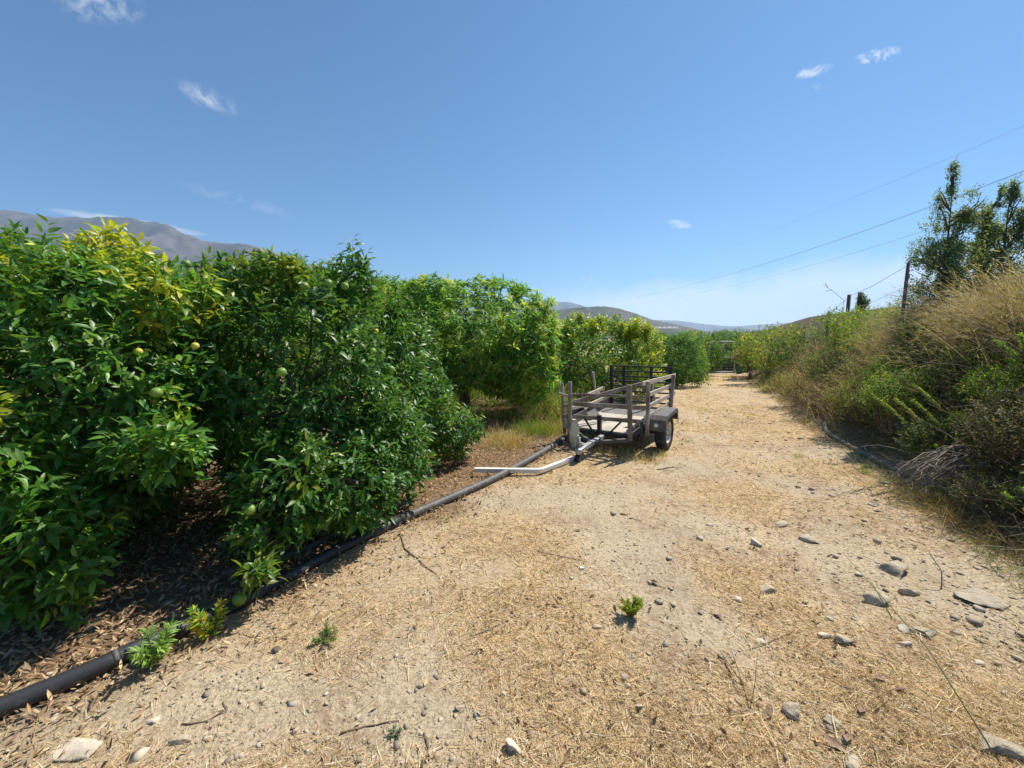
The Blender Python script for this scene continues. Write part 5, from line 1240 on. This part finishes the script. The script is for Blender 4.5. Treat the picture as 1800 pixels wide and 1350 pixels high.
# cream sack hung on the front-left corner
tw_ = TR.matrix_basis
m_ = MB(); hh_ = 12; ww_ = 10
for i in range(hh_ + 1):
    t_ = i / hh_
    for k in range(ww_ * 2):
        a_ = 2 * math.pi * k / (ww_ * 2); rx = .06 * (.6 + .5 * math.sin(math.pi * min(1, t_ * 1.1)) ** .7) * (1 + .22 * math.sin(3 * a_ + t_ * 5)); m_.v.append((math.cos(a_) * rx, math.sin(a_) * rx * .45, -.40 * t_ + .012 * math.sin(7 * a_ + 9 * t_)))
for i in range(hh_):
    for k in range(ww_ * 2): k2 = (k + 1) % (ww_ * 2); b0_ = i * ww_ * 2; m_.f.append([b0_ + k, b0_ + k2, b0_ + ww_ * 2 + k2, b0_ + ww_ * 2 + k])
m_.f.append(list(range(ww_ * 2))); m_.f.append([hh_ * ww_ * 2 + k for k in range(ww_ * 2)][::-1])
sk = m_.build('sack', M_SACK, None, True); bpy.context.view_layer.update(); sk.location = TR.matrix_world @ Vector((-.36, -.64, .46)); sk.rotation_euler = (0, 0, -yaw); tag(sk, 'cream sack hanging on the trailer front beside the left post', 'sack')

# ------------------------------------------------------------------ fence on the bank
fpts = [(1597, 462, 6.7, .025, .75), (1493, 518, 10.0, .042, .6), (1457, 547, 12.5, .034, .9), (1414, 571, 16.0, .05, 1.0), (1389, 585, 19.5, .06, 1.0)]
b0 = at(1493, 560, 10); fr = root('wire_fence', 'wire fence with weathered posts along the top of the right bank', 'fence', (b0.x, 10, H(b0.x, 10).item())); off = Vector(fr.location); tops = []
for (u, v, d, rd, ln) in fpts:
    tpt = at(u, v, d); gz = H(tpt.x, tpt.y).item() - .1; tops.append(tpt)
    MB().tube([Vector((tpt.x, tpt.y, gz)) - off, (Vector((tpt.x, tpt.y, (gz + tpt.z) / 2))) - off, tpt - off], [rd * 1.05, rd, rd * .95], 8).build('post', M_POST, fr, True)
ext = tops
for lvl in (.04, .38, .75):
    for a_, b_ in zip(ext[:-1], ext[1:]):
        p = Vector(a_) - Vector((0, 0, lvl)); q = Vector(b_) - Vector((0, 0, lvl)); md = p.lerp(q, .5) - Vector((0, 0, .04)); MB().tube([p - off, md - off, q - off], .0045 if lvl < .1 else .003, 4, False).build('wire', M_WIRE, fr, True)
tpt = at(1513, 514, 11.0); gz = H(tpt.x, 11).item()
tag(MB().tube([(0, 0, -.1), (0, 0, tpt.z - gz)], .06, 8).build('wooden_post', M_POST, None, True, (tpt.x, 11, gz)), 'dark post wrapped by a small bush, behind the fence', 'post')
shrub('bush', 'small upright bush against the dark post behind the fence', 'bush', 1517, 532, 10.9, (.12, .1, .2), 130, .05, SD, 77, gap=0, twigs=10)
p0 = at(1470, 545, 10.2); stem_thing('wispy tall stalk sticking out left of the fat fence post', [[Vector((p0.x, 10.2, H(p0.x, 10.2).item())), at(1484, 528, 10.2), at(1462, 510, 10.2), at(1446, 500, 10.2)], [at(1462, 510, 10.2), at(1452, 512, 10.2)], [at(1455, 505, 10.2), at(1450, 497, 10.2)]], M_TWIG, .006, 'dry_stalk', 'dry stalk')

# gate
gloc = gl(13.15, 24.8); gtt = root('metal_gate', 'galvanised wire mesh gate closing the far end of the track', 'gate', gloc)
mgv = mat('gate_tube', (.38, .40, .41), .5, .3)
TL_ = at(1248, 600.5, 24.8) - Vector(gloc); TRt = at(1294, 600.5, 24.8) - Vector(gloc); hw = (TRt.x - TL_.x) / 2; cx = (TRt.x + TL_.x) / 2; zt = TL_.z
for x_ in (cx - hw, cx, cx + hw): MB().tube([(x_, 0, -.05 if x_ != cx else .1), (x_, 0, zt)], .04 if x_ != cx else .015, 8).build('gate_post', mgv, gtt, True)
for z_ in (.12, zt * .52, zt): MB().tube([(cx - hw, 0, z_), (cx + hw, 0, z_)], .03, 8).build('gate_bar', mgv, gtt, True)
m_ = MB()
for k in range(1, 16): x_ = cx - hw + 2 * hw * k / 16; m_.tube([(x_, 0, .12), (x_, 0, zt)], .0014, 3, False)
for k in range(1, 18): z_ = .12 + (zt - .12) * k / 18; m_.tube([(cx - hw, .004, z_), (cx + hw, .004, z_)], .0014, 3, False)
o = m_.build('wire_mesh', M_WIRE, gtt); o['kind'] = 'stuff'
a_ = at(1302, 628, 24.6); gz = H(a_.x, 24.6).item(); m_ = MB().box((0, 0, .55), (.32, .02, 1.1)); m_.box((-.17, 0, .55), (.04, .04, 1.2)); m_.box((.17, 0, .55), (.04, .04, 1.2)); tag(m_.build('netting_panel', M_GREENNET, None, False, (a_.x, 24.6, gz)), 'dark green netting panel at the right post of the gate', 'panel')

# ------------------------------------------------------------------ overhead cables
def cable(lb, pts, k, rad):
    uu = np.array([p[0] for p in pts], float); cf = np.polyfit(uu / 1000, [p[1] for p in pts], 3)
    P = []
    for u in list(np.linspace(2100, 1300, 17)) + list(1000 + np.geomspace(280, 7, 16)):
        v = np.polyval(cf, min(u, 1800) / 1000)
        if u > 1800: v += (np.polyval(cf, 1.8) - np.polyval(cf, 1.78)) / 20 * (u - 1800)
        P.append(at(u, v, k / (u - 1000)))
    b_ = P[0].copy(); tag(MB().tube([p - b_ for p in P], rad, 5, False).build('overhead_cable', M_CABLE, None, True, tuple(b_)), lb, 'cable', 'overhead cables crossing the sky')


cable('thickest overhead cable, middle of the three', [(1800, 301), (1650, 356), (1490, 418), (1300, 477), (1180, 508), (1100, 527), (1040, 538), (1006, 544)], 11200, .010)
cable('lowest overhead cable, nearest to the trees', [(1800, 346), (1640, 403), (1440, 461), (1300, 497), (1160, 531), (1060, 543), (1007, 547)], 13200, .007)
cable('faintest and highest overhead cable', [(1800, 220), (1650, 288), (1500, 346), (1380, 395), (1240, 450), (1100, 510), (1006, 543)], 12000, .0035)
